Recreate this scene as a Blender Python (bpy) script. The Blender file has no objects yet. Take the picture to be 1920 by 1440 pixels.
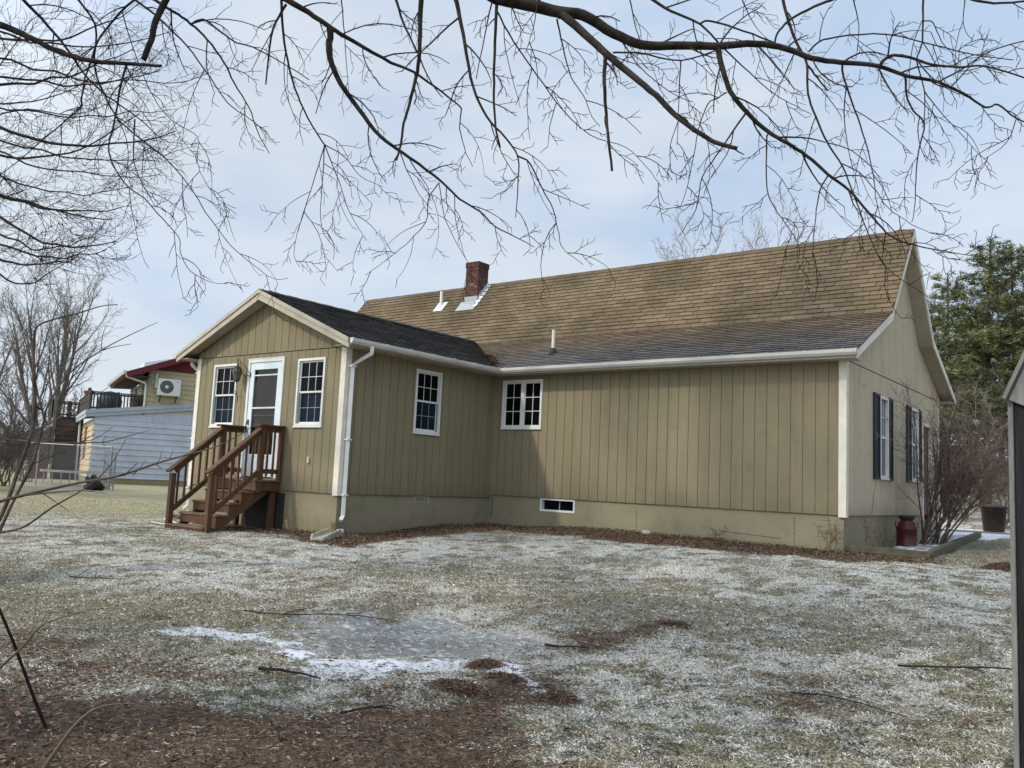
import bpy, math, random
import numpy as np
from mathutils import Vector, Matrix
random.seed(7); RNG = np.random.default_rng(11)
sc = bpy.context.scene
COL = sc.collection
R = math.radians

# ------------------------------------------------------------------ camera
CAM = Vector((11.3049, -9.9147, .2645)); YAW, PITCH, ROLL, FPX = -.6594, .1121, .0469, 1625.0
cy_, sy_, cp_, sp_ = math.cos(YAW), math.sin(YAW), math.cos(PITCH), math.sin(PITCH)
FW = Vector((sy_*cp_, cy_*cp_, sp_)); RT0 = Vector((cy_, -sy_, 0)); UP0 = RT0.cross(FW)
RT = math.cos(ROLL)*RT0 + math.sin(ROLL)*UP0; UP = -math.sin(ROLL)*RT0 + math.cos(ROLL)*UP0
cd = bpy.data.cameras.new('camera'); cam = bpy.data.objects.new('camera', cd); COL.objects.link(cam)
cam.matrix_world = Matrix(((RT.x, UP.x, -FW.x, CAM.x), (RT.y, UP.y, -FW.y, CAM.y), (RT.z, UP.z, -FW.z, CAM.z), (0, 0, 0, 1)))
cd.sensor_width = 36; cd.lens = FPX/1920*36; cd.clip_start = .05; cd.clip_end = 2000
sc.camera = cam
def at(px, py, D):
    "the point seen at photo pixel (px, py), D metres in front of the camera"
    return CAM + D*(FW + RT*((px-960)/FPX) - UP*((py-720)/FPX))

# ------------------------------------------------------------------ sky, sun, exposure
SUNV = Vector((.427, 1.15, -1)).normalized()
w = bpy.data.worlds.new('World'); sc.world = w; w.use_nodes = True
nt = w.node_tree; nt.nodes.clear()
N = nt.nodes.new; Lk = nt.links.new
out = N('ShaderNodeOutputWorld'); bg = N('ShaderNodeBackground'); sky = N('ShaderNodeTexSky')
sky.sky_type = 'NISHITA'; sky.sun_disc = False; sky.sun_elevation = R(39); sky.sun_rotation = math.atan2(-.427, -1.15)
sky.air_density = 1.0; sky.dust_density = 2.0; sky.ozone_density = 1.0
tc = N('ShaderNodeTexCoord'); mp = N('ShaderNodeMapping'); mp.inputs['Scale'].default_value = (1, 1, 2.6)
n1 = N('ShaderNodeTexNoise'); n1.inputs['Scale'].default_value = 2.1; n1.inputs['Detail'].default_value = 5; n1.inputs['Roughness'].default_value = .5
n1.inputs['Distortion'].default_value = .5
cr = N('ShaderNodeValToRGB'); cr.color_ramp.elements[0].position = .40; cr.color_ramp.elements[0].color = (.85, .85, .85, 1)
cr.color_ramp.elements[1].position = .60; cr.color_ramp.elements[1].color = (.97, .97, .97, 1)
n2 = N('ShaderNodeTexNoise'); n2.inputs['Scale'].default_value = 3.6; n2.inputs['Detail'].default_value = 6
cr2 = N('ShaderNodeValToRGB'); cr2.color_ramp.elements[0].position = .30; cr2.color_ramp.elements[0].color = (4.5, 5.65, 7.35, 1)
cr2.color_ramp.elements[1].position = .60; cr2.color_ramp.elements[1].color = (6.2, 6.85, 7.6, 1)
mx = N('ShaderNodeMix'); mx.data_type = 'RGBA'
Lk(tc.outputs['Generated'], mp.inputs[0]); Lk(mp.outputs[0], n1.inputs['Vector']); Lk(mp.outputs[0], n2.inputs['Vector'])
dr = N('ShaderNodeVectorMath'); dr.operation = 'DOT_PRODUCT'; dr.inputs[1].default_value = (.62, .55, .12); Lk(tc.outputs['Generated'], dr.inputs[0])
dm = N('ShaderNodeMath'); dm.operation = 'MULTIPLY_ADD'; dm.inputs[1].default_value = -.22; Lk(dr.outputs['Value'], dm.inputs[0]); Lk(n2.outputs[0], dm.inputs[2])
Lk(n1.outputs[0], cr.inputs[0]); Lk(dm.outputs[0], cr2.inputs[0])
ds = N('ShaderNodeVectorMath'); ds.operation = 'DOT_PRODUCT'; ds.inputs[1].default_value = tuple(-SUNV); Lk(tc.outputs['Generated'], ds.inputs[0])
dp = N('ShaderNodeMapRange'); dp.inputs[1].default_value = .15; dp.inputs[2].default_value = 1; dp.inputs[3].default_value = 1; dp.inputs[4].default_value = 2.6; Lk(ds.outputs['Value'], dp.inputs[0])
vs_ = N('ShaderNodeVectorMath'); vs_.operation = 'SCALE'
Lk(cr.outputs[0], mx.inputs[0]); Lk(sky.outputs[0], mx.inputs[6]); Lk(cr2.outputs[0], mx.inputs[7])
Lk(mx.outputs[2], vs_.inputs[0]); Lk(dp.outputs[0], vs_.inputs['Scale']); Lk(vs_.outputs[0], bg.inputs[0]); bg.inputs[1].default_value = .088; Lk(bg.outputs[0], out.inputs[0])
sl = bpy.data.lights.new('sun', 'SUN'); sun = bpy.data.objects.new('sun', sl); COL.objects.link(sun)
sl.energy = 1.75; sl.angle = R(2.6); sl.color = (1, .93, .80)
sun.rotation_euler = SUNV.to_track_quat('-Z', 'Y').to_euler(); sun.location = (-20, -50, 50)
sc.view_settings.view_transform = 'Standard'; sc.view_settings.look = 'None'
sc.view_settings.exposure = .46; sc.view_settings.gamma = 1

# ------------------------------------------------------------------ helpers
def setp(o, label=None, cat=None, group=None, kind=None):
    if label: o['label'] = label
    if cat: o['category'] = cat
    if group: o['group'] = group
    if kind: o['kind'] = kind
    return o
def thing(name, loc, label, cat, group=None):
    o = bpy.data.objects.new(name, None); COL.objects.link(o); o.location = loc; o.empty_display_size = .1
    WP[o.name] = Vector(loc)
    return setp(o, label, cat, group)
WP = {}
class MB:
    def __init__(s): s.v = []; s.f = []; s.mi = []; s.m = 0
    def add(s, vs, fs):
        b = len(s.v); s.v += [tuple(v) for v in vs]; s.f += [tuple(b+i for i in f) for f in fs]; s.mi += [s.m]*len(fs); return s
    def box(s, x0, y0, z0, x1, y1, z1):
        return s.add([(x0,y0,z0),(x1,y0,z0),(x1,y1,z0),(x0,y1,z0),(x0,y0,z1),(x1,y0,z1),(x1,y1,z1),(x0,y1,z1)],
                     [(0,3,2,1),(4,5,6,7),(0,1,5,4),(1,2,6,5),(2,3,7,6),(3,0,4,7)])
    def fbox(s, O, d, n, a0, a1, z0, z1, t0, t1):
        "box in a wall frame: along d from a0 to a1, up z0..z1, out along n from t0 to t1"
        O = Vector(O); d = Vector(d); n = Vector(n); Z = Vector((0, 0, 1)); vs = []
        for t in (t0, t1):
            for a, z in ((a0, z0), (a1, z0), (a1, z1), (a0, z1)): vs.append(O + d*a + Z*z + n*t)
        return s.add(vs, [(0,1,2,3),(7,6,5,4),(0,4,5,1),(1,5,6,2),(2,6,7,3),(3,7,4,0)])
    def beam(s, p, q, wdt, hgt, up=(0, 0, 1)):
        p = Vector(p); q = Vector(q); d = (q-p).normalized(); sd = d.cross(Vector(up))
        if sd.length < 1e-4: sd = d.cross(Vector((1, 0, 0)))
        sd.normalize(); u = sd.cross(d); vs = []
        for c in (p, q):
            for a, b in ((-1,-1),(1,-1),(1,1),(-1,1)): vs.append(c + sd*(a*wdt/2) + u*(b*hgt/2))
        return s.add(vs, [(0,3,2,1),(4,5,6,7),(0,1,5,4),(1,2,6,5),(2,3,7,6),(3,0,4,7)])
    def prism(s, pts, vec):
        "closed polygon pts extruded by vec"
        n = len(pts); vec = Vector(vec); a = [Vector(p) for p in pts]
        return s.add(a + [p+vec for p in a], [tuple(range(n-1, -1, -1)), tuple(range(n, 2*n))] + [(i, (i+1) % n, n+(i+1) % n, n+i) for i in range(n)])
    def tube(s, pts, rad, sides=6, cap=True):
        pts = [Vector(p) for p in pts]; n = len(pts)
        if n < 2: return s
        if not hasattr(rad, '__len__'): rad = [rad]*n
        d0 = (pts[1]-pts[0]).normalized(); ref = Vector((0, 0, 1)) if abs(d0.z) < .9 else Vector((1, 0, 0))
        a = d0.cross(ref).normalized(); vs = []; fs = []
        for i, p in enumerate(pts):
            d = (pts[min(i+1, n-1)]-pts[max(i-1, 0)])
            if d.length < 1e-9: d = d0
            d.normalize(); a = (a - d*a.dot(d))
            if a.length < 1e-6: a = d.orthogonal()
            a.normalize(); b = d.cross(a)
            for k in range(sides):
                an = 2*math.pi*k/sides; vs.append(p + (a*math.cos(an)+b*math.sin(an))*rad[i])
        for i in range(n-1):
            for k in range(sides):
                k2 = (k+1) % sides; fs.append((i*sides+k, i*sides+k2, (i+1)*sides+k2, (i+1)*sides+k))
        if cap and sides > 3: fs += [tuple(range(sides-1, -1, -1)), tuple((n-1)*sides+k for k in range(sides))]
        return s.add(vs, fs)
    def lathe(s, c, prof, sides=24):
        c = Vector(c); vs = []; fs = []
        for r, z in prof:
            for k in range(sides):
                an = 2*math.pi*k/sides; vs.append((c.x+r*math.cos(an), c.y+r*math.sin(an), c.z+z))
        for i in range(len(prof)-1):
            for k in range(sides):
                k2 = (k+1) % sides; fs.append((i*sides+k, i*sides+k2, (i+1)*sides+k2, (i+1)*sides+k))
        fs += [tuple(range(sides-1, -1, -1)), tuple((len(prof)-1)*sides+k for k in range(sides))]
        return s.add(vs, fs)
    def build(s, name, mats, parent=None, smooth=False, origin=None, bevel=0):
        me = bpy.data.meshes.new(name)
        off = wpos(parent) if parent else Vector(origin or (0, 0, 0))
        me.from_pydata([(v[0]-off.x, v[1]-off.y, v[2]-off.z) for v in s.v], [], s.f)
        if not isinstance(mats, (list, tuple)): mats = [mats]
        for m in mats: me.materials.append(m)
        if len(mats) > 1: me.polygons.foreach_set('material_index', s.mi)
        if smooth: me.polygons.foreach_set('use_smooth', [True]*len(s.f))
        me.update()
        o = bpy.data.objects.new(name, me); COL.objects.link(o)
        if parent: o.parent = parent; WP[o.name] = off
        else: o.location = off; WP[o.name] = off
        if bevel:
            b = o.modifiers.new('bevel', 'BEVEL'); b.width = bevel; b.segments = 1; b.limit_method = 'ANGLE'
        return o
def wpos(o): return WP[o.name]
def qmesh(name, verts, faces_n, mats, parent=None, colors=None, k=3):
    "fast mesh of many k-gons from a numpy array (n*k, 3)"
    me = bpy.data.meshes.new(name); nv = len(verts); nf = nv//k
    off = wpos(parent) if parent else Vector((0, 0, 0))
    vv = np.asarray(verts, dtype=np.float32) - np.array(off, dtype=np.float32)
    me.vertices.add(nv); me.vertices.foreach_set('co', vv.ravel())
    me.loops.add(nv); me.loops.foreach_set('vertex_index', np.arange(nv, dtype=np.int32))
    me.polygons.add(nf); me.polygons.foreach_set('loop_start', np.arange(0, nv, k, dtype=np.int32))
    me.update(calc_edges=True)
    if colors is not None:
        a = me.color_attributes.new('tint', 'FLOAT_COLOR', 'POINT')
        c = np.ones((nv, 4), dtype=np.float32); c[:, :3] = np.repeat(colors, k, axis=0); a.data.foreach_set('color', c.ravel())
    me.materials.append(mats)
    o = bpy.data.objects.new(name, me); COL.objects.link(o)
    if parent: o.parent = parent
    WP[o.name] = off
    return o

# ------------------------------------------------------------------ materials
class NT:
    def __init__(s, name, rough=.8, spec=.3, metal=0):
        m = bpy.data.materials.new(name); m.use_nodes = True; s.m = m; s.t = m.node_tree
        s.b = s.t.nodes['Principled BSDF']; s.b.inputs['Roughness'].default_value = rough
        s.b.inputs['Specular IOR Level'].default_value = spec; s.b.inputs['Metallic'].default_value = metal
        s.co = s.n('ShaderNodeTexCoord').outputs['Object']
    def n(s, t): return s.t.nodes.new(t)
    def l(s, a, b): s.t.links.new(a, b)
    def noise(s, scale, detail=4, stretch=None, rough=.55, vec=None, dist=0):
        x = s.n('ShaderNodeTexNoise'); x.inputs['Scale'].default_value = scale; x.inputs['Detail'].default_value = detail
        x.inputs['Roughness'].default_value = rough; x.inputs['Distortion'].default_value = dist
        v = vec or s.co
        if stretch:
            mp = s.n('ShaderNodeMapping'); mp.inputs['Scale'].default_value = stretch; s.l(v, mp.inputs[0]); v = mp.outputs[0]
        s.l(v, x.inputs['Vector']); return x.outputs[0]
    def ramp(s, fac, a, b):
        r = s.n('ShaderNodeMapRange'); r.inputs[1].default_value = a; r.inputs[2].default_value = b; s.l(fac, r.inputs[0]); return r.outputs[0]
    def mix(s, fac, a, b, mode='MIX'):
        x = s.n('ShaderNodeMix'); x.data_type = 'RGBA'; x.blend_type = mode
        for v, i in ((fac, 0), (a, 6), (b, 7)):
            if hasattr(v, 'is_linked'): s.l(v, x.inputs[i])
            else: x.inputs[i].default_value = v if i == 0 else (*v, 1)
        return x.outputs[2]
    def math(s, op, a, b=0.):
        x = s.n('ShaderNodeMath'); x.operation = op
        for v, i in ((a, 0), (b, 1)):
            if hasattr(v, 'is_linked'): s.l(v, x.inputs[i])
            else: x.inputs[i].default_value = v
        return x.outputs[0]
    def attr(s, name, out='Fac'):
        x = s.n('ShaderNodeAttribute'); x.attribute_name = name; return x.outputs[out]
    def sep(s):
        x = s.n('ShaderNodeSeparateXYZ'); s.l(s.co, x.inputs[0]); return x.outputs
    def comb(s, a, b, c):
        x = s.n('ShaderNodeCombineXYZ')
        for v, i in ((a, 0), (b, 1), (c, 2)):
            if hasattr(v, 'is_linked'): s.l(v, x.inputs[i])
            else: x.inputs[i].default_value = v
        return x.outputs[0]
    def color(s, c): s.l(c, s.b.inputs['Base Color']); return s
    def bump(s, h, dist=.01, strength=1):
        x = s.n('ShaderNodeBump'); x.inputs['Distance'].default_value = dist; x.inputs['Strength'].default_value = strength
        s.l(h, x.inputs['Height']); s.l(x.outputs[0], s.b.inputs['Normal']); return s
def simple(name, c, rough=.7, var=.25, scale=6, bump=.0, spec=.3, metal=0, stretch=None, dirt=None, dirt_amt=.4):
    m = NT(name, rough, spec, metal); f = m.ramp(m.noise(scale, 5, stretch), .3, .7)
    col = m.mix(f, tuple(x*(1-var) for x in c), tuple(min(1, x*(1+var)) for x in c))
    if dirt:
        g = m.ramp(m.noise(scale*.37, 6, stretch), .5, .72); g = m.math('MULTIPLY', g, dirt_amt); col = m.mix(g, col, dirt)
    m.color(col)
    if bump: m.bump(m.noise(scale*6, 4, stretch), bump)
    return m.m

def siding_mat(name, base, green, streak=.5):
    m = NT(name, .82, .2); X = m.sep()
    sxy = m.math('ADD', X[0], X[1])
    wn = m.n('ShaderNodeTexWhiteNoise'); wn.noise_dimensions = '1D'; m.l(m.math('FLOOR', m.math('MULTIPLY', sxy, 1/.2032)), wn.inputs['W'])
    grain = m.noise(9, 5, (6, 6, .35), .6); big = m.noise(1.3, 5, (1, 1, .6), .6)
    sk = m.ramp(m.noise(2.2, 5, (2.5, 2.5, .22), .6), .5, .68)
    c = m.mix(m.ramp(big, .35, .65), base, green)
    c = m.mix(m.math('MULTIPLY', wn.outputs[0], .6), c, tuple(x*.80 for x in base))
    c = m.mix(m.math('MULTIPLY', m.ramp(grain, .35, .75), streak), c, tuple(x*.8 for x in base))
    c = m.mix(m.math('MULTIPLY', sk, streak*.75), c, tuple(x*y for x, y in zip(base, (.62, .66, .68))))
    pale = m.ramp(m.noise(3.2, 5, (1, 1, .5)), .62, .8); c = m.mix(m.math('MULTIPLY', pale, .35), c, tuple(min(1, x*1.35) for x in base))
    dirt = m.ramp(m.noise(5, 6), .6, .75); c = m.mix(m.math('MULTIPLY', dirt, .3), c, (.10, .11, .05))
    spl = m.ramp(m.math('ADD', m.sep()[2], m.math('MULTIPLY', m.noise(4, 5), .4)), 1.05, .70); c = m.mix(m.math('MULTIPLY', spl, .45), c, (.13, .115, .065))
    m.color(c); m.bump(m.noise(30, 4, (3, 3, .15)), .0025); return m.m
M = {}
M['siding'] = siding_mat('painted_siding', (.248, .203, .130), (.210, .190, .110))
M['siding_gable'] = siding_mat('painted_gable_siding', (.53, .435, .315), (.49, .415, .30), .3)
m = NT('painted_concrete', .9, .2); X = m.sep()
c = m.mix(m.ramp(m.noise(1.2, 5), .35, .65), (.262, .22, .152), (.225, .205, .13))
low = m.ramp(m.math('ADD', X[2], m.math('MULTIPLY', m.noise(3, 5), .35)), -.62+.97, -.02)
c = m.mix(m.math('MULTIPLY', low, .65), c, (.21, .155, .10))
alg = m.ramp(m.math('ADD', m.noise(2.6, 6, None, .65), m.math('MULTIPLY', low, .12)), .54, .66); c = m.mix(m.math('MULTIPLY', alg, .45), c, (.16, .165, .085))
sp = m.ramp(m.noise(7, 7, None, .7), .66, .72); c = m.mix(m.math('MULTIPLY', sp, .6), c, (.07, .075, .04))
m.color(c); m.bump(m.noise(25, 5), .004); M['concrete'] = m.m

def shingle_mat(name, a, b, dark, stain, stain_amt=.6, sc_=(1, 1, 1), blend=None):
    m = NT(name, .92, .15)
    t = m.attr('rnd'); c = m.mix(t, a, b)
    st = m.ramp(m.noise(.8, 5, sc_), .42, .66); c = m.mix(m.math('MULTIPLY', st, stain_amt), c, stain)
    sp = m.ramp(m.noise(90, 2), .35, .7); c = m.mix(m.math('MULTIPLY', sp, .35), c, dark)
    if blend:
        c = m.mix(m.ramp(m.math('ADD', m.sep()[2], m.math('MULTIPLY', m.noise(1.2, 4), .5)), 3.5, 4.25), c, m.mix(t, *blend))
    lip = m.math('LESS_THAN', t, -.5); c = m.mix(m.math('MULTIPLY', lip, .5), c, (.022, .018, .014))
    m.color(c); m.bump(m.noise(120, 2), .002); return m.m
M['shingle_brown'] = shingle_mat('brown_asphalt_shingle', (.138, .100, .060), (.205, .150, .093), (.055, .042, .028), (.080, .062, .034), .75)
M['shingle_grey'] = shingle_mat('worn_grey_shingle', (.095, .092, .095), (.165, .158, .158), (.05, .05, .05), (.13, .10, .072), .6, blend=((.12, .085, .055), (.20, .15, .10)))
M['shingle_black'] = shingle_mat('charcoal_shingle', (.045, .042, .041), (.072, .068, .066), (.02, .02, .02), (.035, .033, .033), .6)
M['deck_dark'] = simple('roof_felt', (.03, .026, .022), .95)
M['white'] = simple('white_vinyl', (.64, .64, .61), .45, .06, 5, dirt=(.42, .40, .33), dirt_amt=.35)
M['gutter'] = simple('white_gutter_metal', (.56, .55, .51), .4, .08, 4, dirt=(.35, .33, .25), dirt_amt=.5)
M['cream'] = simple('cream_trim_paint', (.41, .375, .30), .7, .1, 5, dirt=(.3, .28, .2), dirt_amt=.4)
M['whitetrim'] = simple('white_trim_paint', (.66, .61, .52), .65, .1, 5, dirt=(.4, .37, .3), dirt_amt=.4)
M['soffit'] = simple('tan_soffit_paint', (.36, .315, .245), .8, .12, 3, dirt=(.2, .16, .1), dirt_amt=.4)
m = NT('dark_window_glass', .04, .035); m.color(m.mix(m.ramp(m.noise(1.5, 2), .4, .6), (.002, .0025, .003), (.005, .006, .008))); M['glass'] = m.m
m = NT('insect_screen_glass', .3, .04); m.color(m.mix(m.ramp(m.noise(2, 2), .4, .6), (.006, .010, .016), (.011, .018, .028))); M['screen'] = m.m
m = NT('clear_glass'); g = m.n('ShaderNodeBsdfGlossy'); g.inputs['Roughness'].default_value = .02
tr = m.n('ShaderNodeBsdfTransparent'); tr.inputs[0].default_value = (.30, .31, .28, 1)
ms = m.n('ShaderNodeMixShader'); ms.inputs[0].default_value = .04; m.l(tr.outputs[0], ms.inputs[1]); m.l(g.outputs[0], ms.inputs[2])
m.l(ms.outputs[0], m.t.nodes['Material Output'].inputs[0]); M['clear'] = m.m
m = NT('bright_window_glass', .05, .9); m.color(m.mix(.5, (.02, .022, .024), (.03, .034, .036))); M['glass_bright'] = m.m
M['grille'] = simple('grille_bar', (.25, .27, .29), .5, .05)
M['tan_door'] = simple('tan_inner_door', (.22, .17, .10), .6, .1, 4)
M['black'] = simple('black_metal', (.012, .012, .013), .4, .2)
M['shutter'] = simple('black_shutter_plastic', (.018, .021, .024), .5, .2, 8)
M['lampglass'] = simple('dusty_lamp_glass', (.10, .10, .09), .2, .3, 12, spec=.6)
M['bronze'] = simple('aged_bronze', (.05, .042, .032), .5, .3, 14, metal=.4)
M['wood_stain'] = simple('red_brown_stained_wood', (.10, .047, .021), .7, .35, 7, .002, stretch=(4, 4, .6), dirt=(.06, .04, .025), dirt_amt=.7)
M['wood_tread'] = simple('worn_stained_tread', (.13, .075, .048), .8, .4, 9, .003, dirt=(.3, .27, .22), dirt_amt=.45)
M['lead'] = simple('lead_flashing', (.30, .31, .32), .5, .25, 20, spec=.5)
M['flash_white'] = simple('frosted_flashing', (.62, .64, .66), .6, .2, 18, dirt=(.2, .2, .2), dirt_amt=.5)
M['rubber'] = simple('black_rubber', (.02, .02, .02), .7)
m = NT('red_chimney_brick', .9, .2); X = m.sep(); v = m.comb(m.math('ADD', X[0], X[1]), X[2], 0.)
bt = m.n('ShaderNodeTexBrick'); m.l(v, bt.inputs['Vector']); bt.inputs['Scale'].default_value = 1; bt.inputs['Brick Width'].default_value = .21
bt.inputs['Row Height'].default_value = .072; bt.inputs['Mortar Size'].default_value = .008; bt.inputs['Mortar Smooth'].default_value = .3
bt.inputs['Color1'].default_value = (.115, .04, .03, 1); bt.inputs['Color2'].default_value = (.06, .028, .024, 1); bt.inputs['Mortar'].default_value = (.09, .075, .065, 1)
c = m.mix(m.math('MULTIPLY', m.ramp(m.noise(6, 5), .55, .7), .6), bt.outputs[0], (.27, .17, .13))
c = m.mix(m.math('MULTIPLY', m.ramp(X[2], 6.1, 6.55), .35), c, (.04, .02, .02))
m.color(c); bb = m.n('ShaderNodeBump'); bb.inputs['Distance'].default_value = .012; bb.invert = True
m.l(bt.outputs['Fac'], bb.inputs['Height']); m.l(bb.outputs[0], m.b.inputs['Normal']); M['brick'] = m.m
def bark(name, a, b, s=12):
    m = NT(name, .9, .15); f = m.ramp(m.noise(s, 6), .38, .62); m.color(m.mix(f, a, b)); m.bump(m.noise(s*5, 4), .006); return m.m
M['bark_dark'] = bark('dark_wet_bark', (.018, .014, .012), (.05, .042, .034))
M['twig_dark'] = bark('dark_twig', (.022, .016, .015), (.045, .032, .028))
M['bark_grey'] = bark('grey_bark', (.09, .078, .065), (.17, .15, .13))
M['twig_pale'] = bark('pale_twig', (.20, .18, .17), (.28, .26, .25))
M['twig_grey'] = bark('grey_twig', (.10, .088, .078), (.17, .15, .135))
M['bark_pine'] = bark('pine_bark', (.035, .026, .02), (.08, .06, .048), 5)
M['twig_bush'] = bark('reddish_shrub_stem', (.055, .042, .033), (.13, .10, .08))
M['twig_red'] = bark('red_brown_twig', (.085, .055, .044), (.15, .105, .085))
m = NT('pine_needles', .8, .2); c = m.mix(m.attr('tint', 'Fac'), (1, 1, 1), (1, 1, 1)); m.l(m.attr('tint', 'Color'), m.b.inputs['Base Color']); M['needles'] = m.m
m = NT('ground_cover', .85, .15); m.l(m.attr('tint', 'Color'), m.b.inputs['Base Color']); M['tinted'] = m.m
M['red_can'] = simple('dark_red_enamel', (.055, .008, .009), .45, .4, 7, dirt=(.05, .03, .025), dirt_amt=.6)
M['timber'] = simple('weathered_timber', (.10, .085, .055), .9, .35, 10, .004, dirt=(.05, .06, .03), dirt_amt=.5)
M['timber_dark'] = simple('dark_gaps_and_shade', (.03, .026, .02), .85, .35, 10, .004)
M['timber_grey'] = simple('silver_grey_board', (.17, .165, .155), .85, .3, 14, .004, stretch=(3, 3, .4))
M['board_black'] = simple('charred_dark_board', (.012, .011, .012), .85, .6, 9, .004, stretch=(5, 5, .4))
M['snow'] = simple('thin_snow', (.70, .73, .77), .8, .12, 9, .01)
m = NT('icy_slab', .6, .3); f = m.ramp(m.noise(5, 6), .46, .56); m.color(m.mix(f, (.17, .16, .14), (.66, .68, .71))); M['icy'] = m.m
M['trash'] = simple('dark_brown_plastic', (.035, .026, .022), .55, .3, 6)
M['splash'] = simple('old_concrete_splash', (.40, .36, .29), .9, .3, 12, .004, dirt=(.2, .18, .12), dirt_amt=.5)
M['soil'] = simple('red_brown_soil', (.075, .042, .03), .95, .5, 14, .02)
M['steel'] = simple('galvanised_steel', (.30, .31, .32), .5, .15, 8, metal=.3)
def lap_mat(name, c, dirty=(.2, .2, .2), amt=.3):
    return simple(name, c, .75, .08, 3, dirt=dirty, dirt_amt=amt)
M['blue_lap'] = lap_mat('blue_grey_clapboard', (.42, .46, .52)); M['tan_lap'] = lap_mat('tan_clapboard', (.50, .38, .25))
M['yellow_lap'] = lap_mat('pale_yellow_clapboard', (.43, .38, .24)); M['red_paint'] = simple('dark_red_paint', (.11, .012, .016), .6, .15)
M['blue_trim'] = simple('blue_grey_fascia', (.33, .37, .41), .7, .1); M['brown_lap'] = lap_mat('dark_brown_clapboard', (.055, .038, .028))
M['deck_wood'] = simple('dark_deck_wood', (.055, .045, .038), .85, .3, 8); M['cream_lap'] = lap_mat('cream_clapboard', (.62, .58, .46))
M['teal'] = simple('teal_panel', (.12, .22, .18), .7); M['ac'] = simple('ac_casing', (.58, .58, .54), .5, .05)
M['far_white'] = simple('far_white_wall', (.6, .62, .65), .8, .1, .5); M['roof_far'] = simple('far_roof', (.16, .15, .14), .9, .2)
M['slate_cloth'] = simple('dark_blue_cover', (.03, .045, .065), .6); M['brickred'] = simple('dull_red_box', (.12, .04, .035), .85)
M['leaf_dead'] = simple('dead_weed', (.12, .085, .055), .9)

# ------------------------------------------------------------------ ground
GP = np.array([(0,-.3,-.76),(-4.4,-.3,-.74),(-2,-1.6,-.83),(0.3,3.9,-.61),(3.5,4,-.53),(7.1,4,-.56),(8.2,4.8,-.6),(11.3,-9.9,-1.32),(7,-6,-1.12),(4,-2,-.88),(-10,-2,-.66),(-20,4,-.52),(-16,0,-.50),(9,9,-.5),(8.3,13,-.42),(8,22,-.35),(14,0,-.9),(18,10,-.5),(3,-9,-1.15),(-6,-8,-1.0),(40,40,-.4),(-50,10,-.5),(0,60,-.4),(-40,50,-.5),(30,-20,-1.3),(0,-30,-1.3)])
def gz0(x, y):
    x = np.asarray(x, float); y = np.asarray(y, float); s = np.zeros_like(x); t = np.zeros_like(x)
    for a, b, c in GP:
        k = 1/((a-x)**2+(b-y)**2+1.5)**2; s += k; t += k*c
    return t/s
def vnoise(x, y, seed=0):
    xi = np.floor(x).astype(np.int64); yi = np.floor(y).astype(np.int64); fx = x-xi; fy = y-yi
    def h(a, b):
        n = (a*374761393 + b*668265263 + seed*974634777) & 0xffffffff
        n = ((n ^ (n >> 13))*1274126177) & 0xffffffff
        return ((n ^ (n >> 16)) & 0xffff)/65535.
    fx = fx*fx*(3-2*fx); fy = fy*fy*(3-2*fy)
    return (h(xi, yi)*(1-fx)+h(xi+1, yi)*fx)*(1-fy) + (h(xi, yi+1)*(1-fx)+h(xi+1, yi+1)*fx)*fy
def fbm(x, y, s, seed=0, o=4):
    r = 0; a = .5
    for i in range(o): r = r + a*vnoise(x*s, y*s, seed+i*7); s *= 2.03; a *= .5
    return r/(1-.5**o)
def gz(x, y):
    z = gz0(x, y); near = np.clip(1-(np.hypot(np.asarray(x)-6, np.asarray(y)+3)-12)/8, 0, 1)
    b = (fbm(np.asarray(x, float), np.asarray(y, float), .9, 3)-.5)*.07 + (fbm(np.asarray(x, float), np.asarray(y, float), 7., 5, 3)-.5)*.03
    return z + b*near
def gzf(x, y): return float(gz(np.array([x]), np.array([y]))[0])
def polymask(x, y, P, soft, amp, seed, sc_=5.):
    P = np.array(P, float); lo = P.min(0)-1; hi = P.max(0)+1; m = np.zeros(x.shape)
    ix = (x > lo[0]) & (x < hi[0]) & (y > lo[1]) & (y < hi[1]); X = x[ix]; Y = y[ix]
    if X.size == 0: return m
    dmin = np.full(X.shape, 9.); ins = np.zeros(X.shape, bool)
    for i in range(len(P)):
        a = P[i]; b = P[(i+1) % len(P)]; d = b-a; t = np.clip(((X-a[0])*d[0]+(Y-a[1])*d[1])/(d@d), 0, 1)
        dmin = np.minimum(dmin, np.hypot(X-a[0]-t*d[0], Y-a[1]-t*d[1]))
        c = ((a[1] > Y) != (b[1] > Y)) & (X < (b[0]-a[0])*(Y-a[1])/(b[1]-a[1]+1e-12)+a[0]); ins ^= c
    sd = np.where(ins, dmin, -dmin) + (fbm(X, Y, sc_, seed)-.5)*amp
    m[ix] = np.clip(sd/soft+.5, 0, 1); return m
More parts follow.
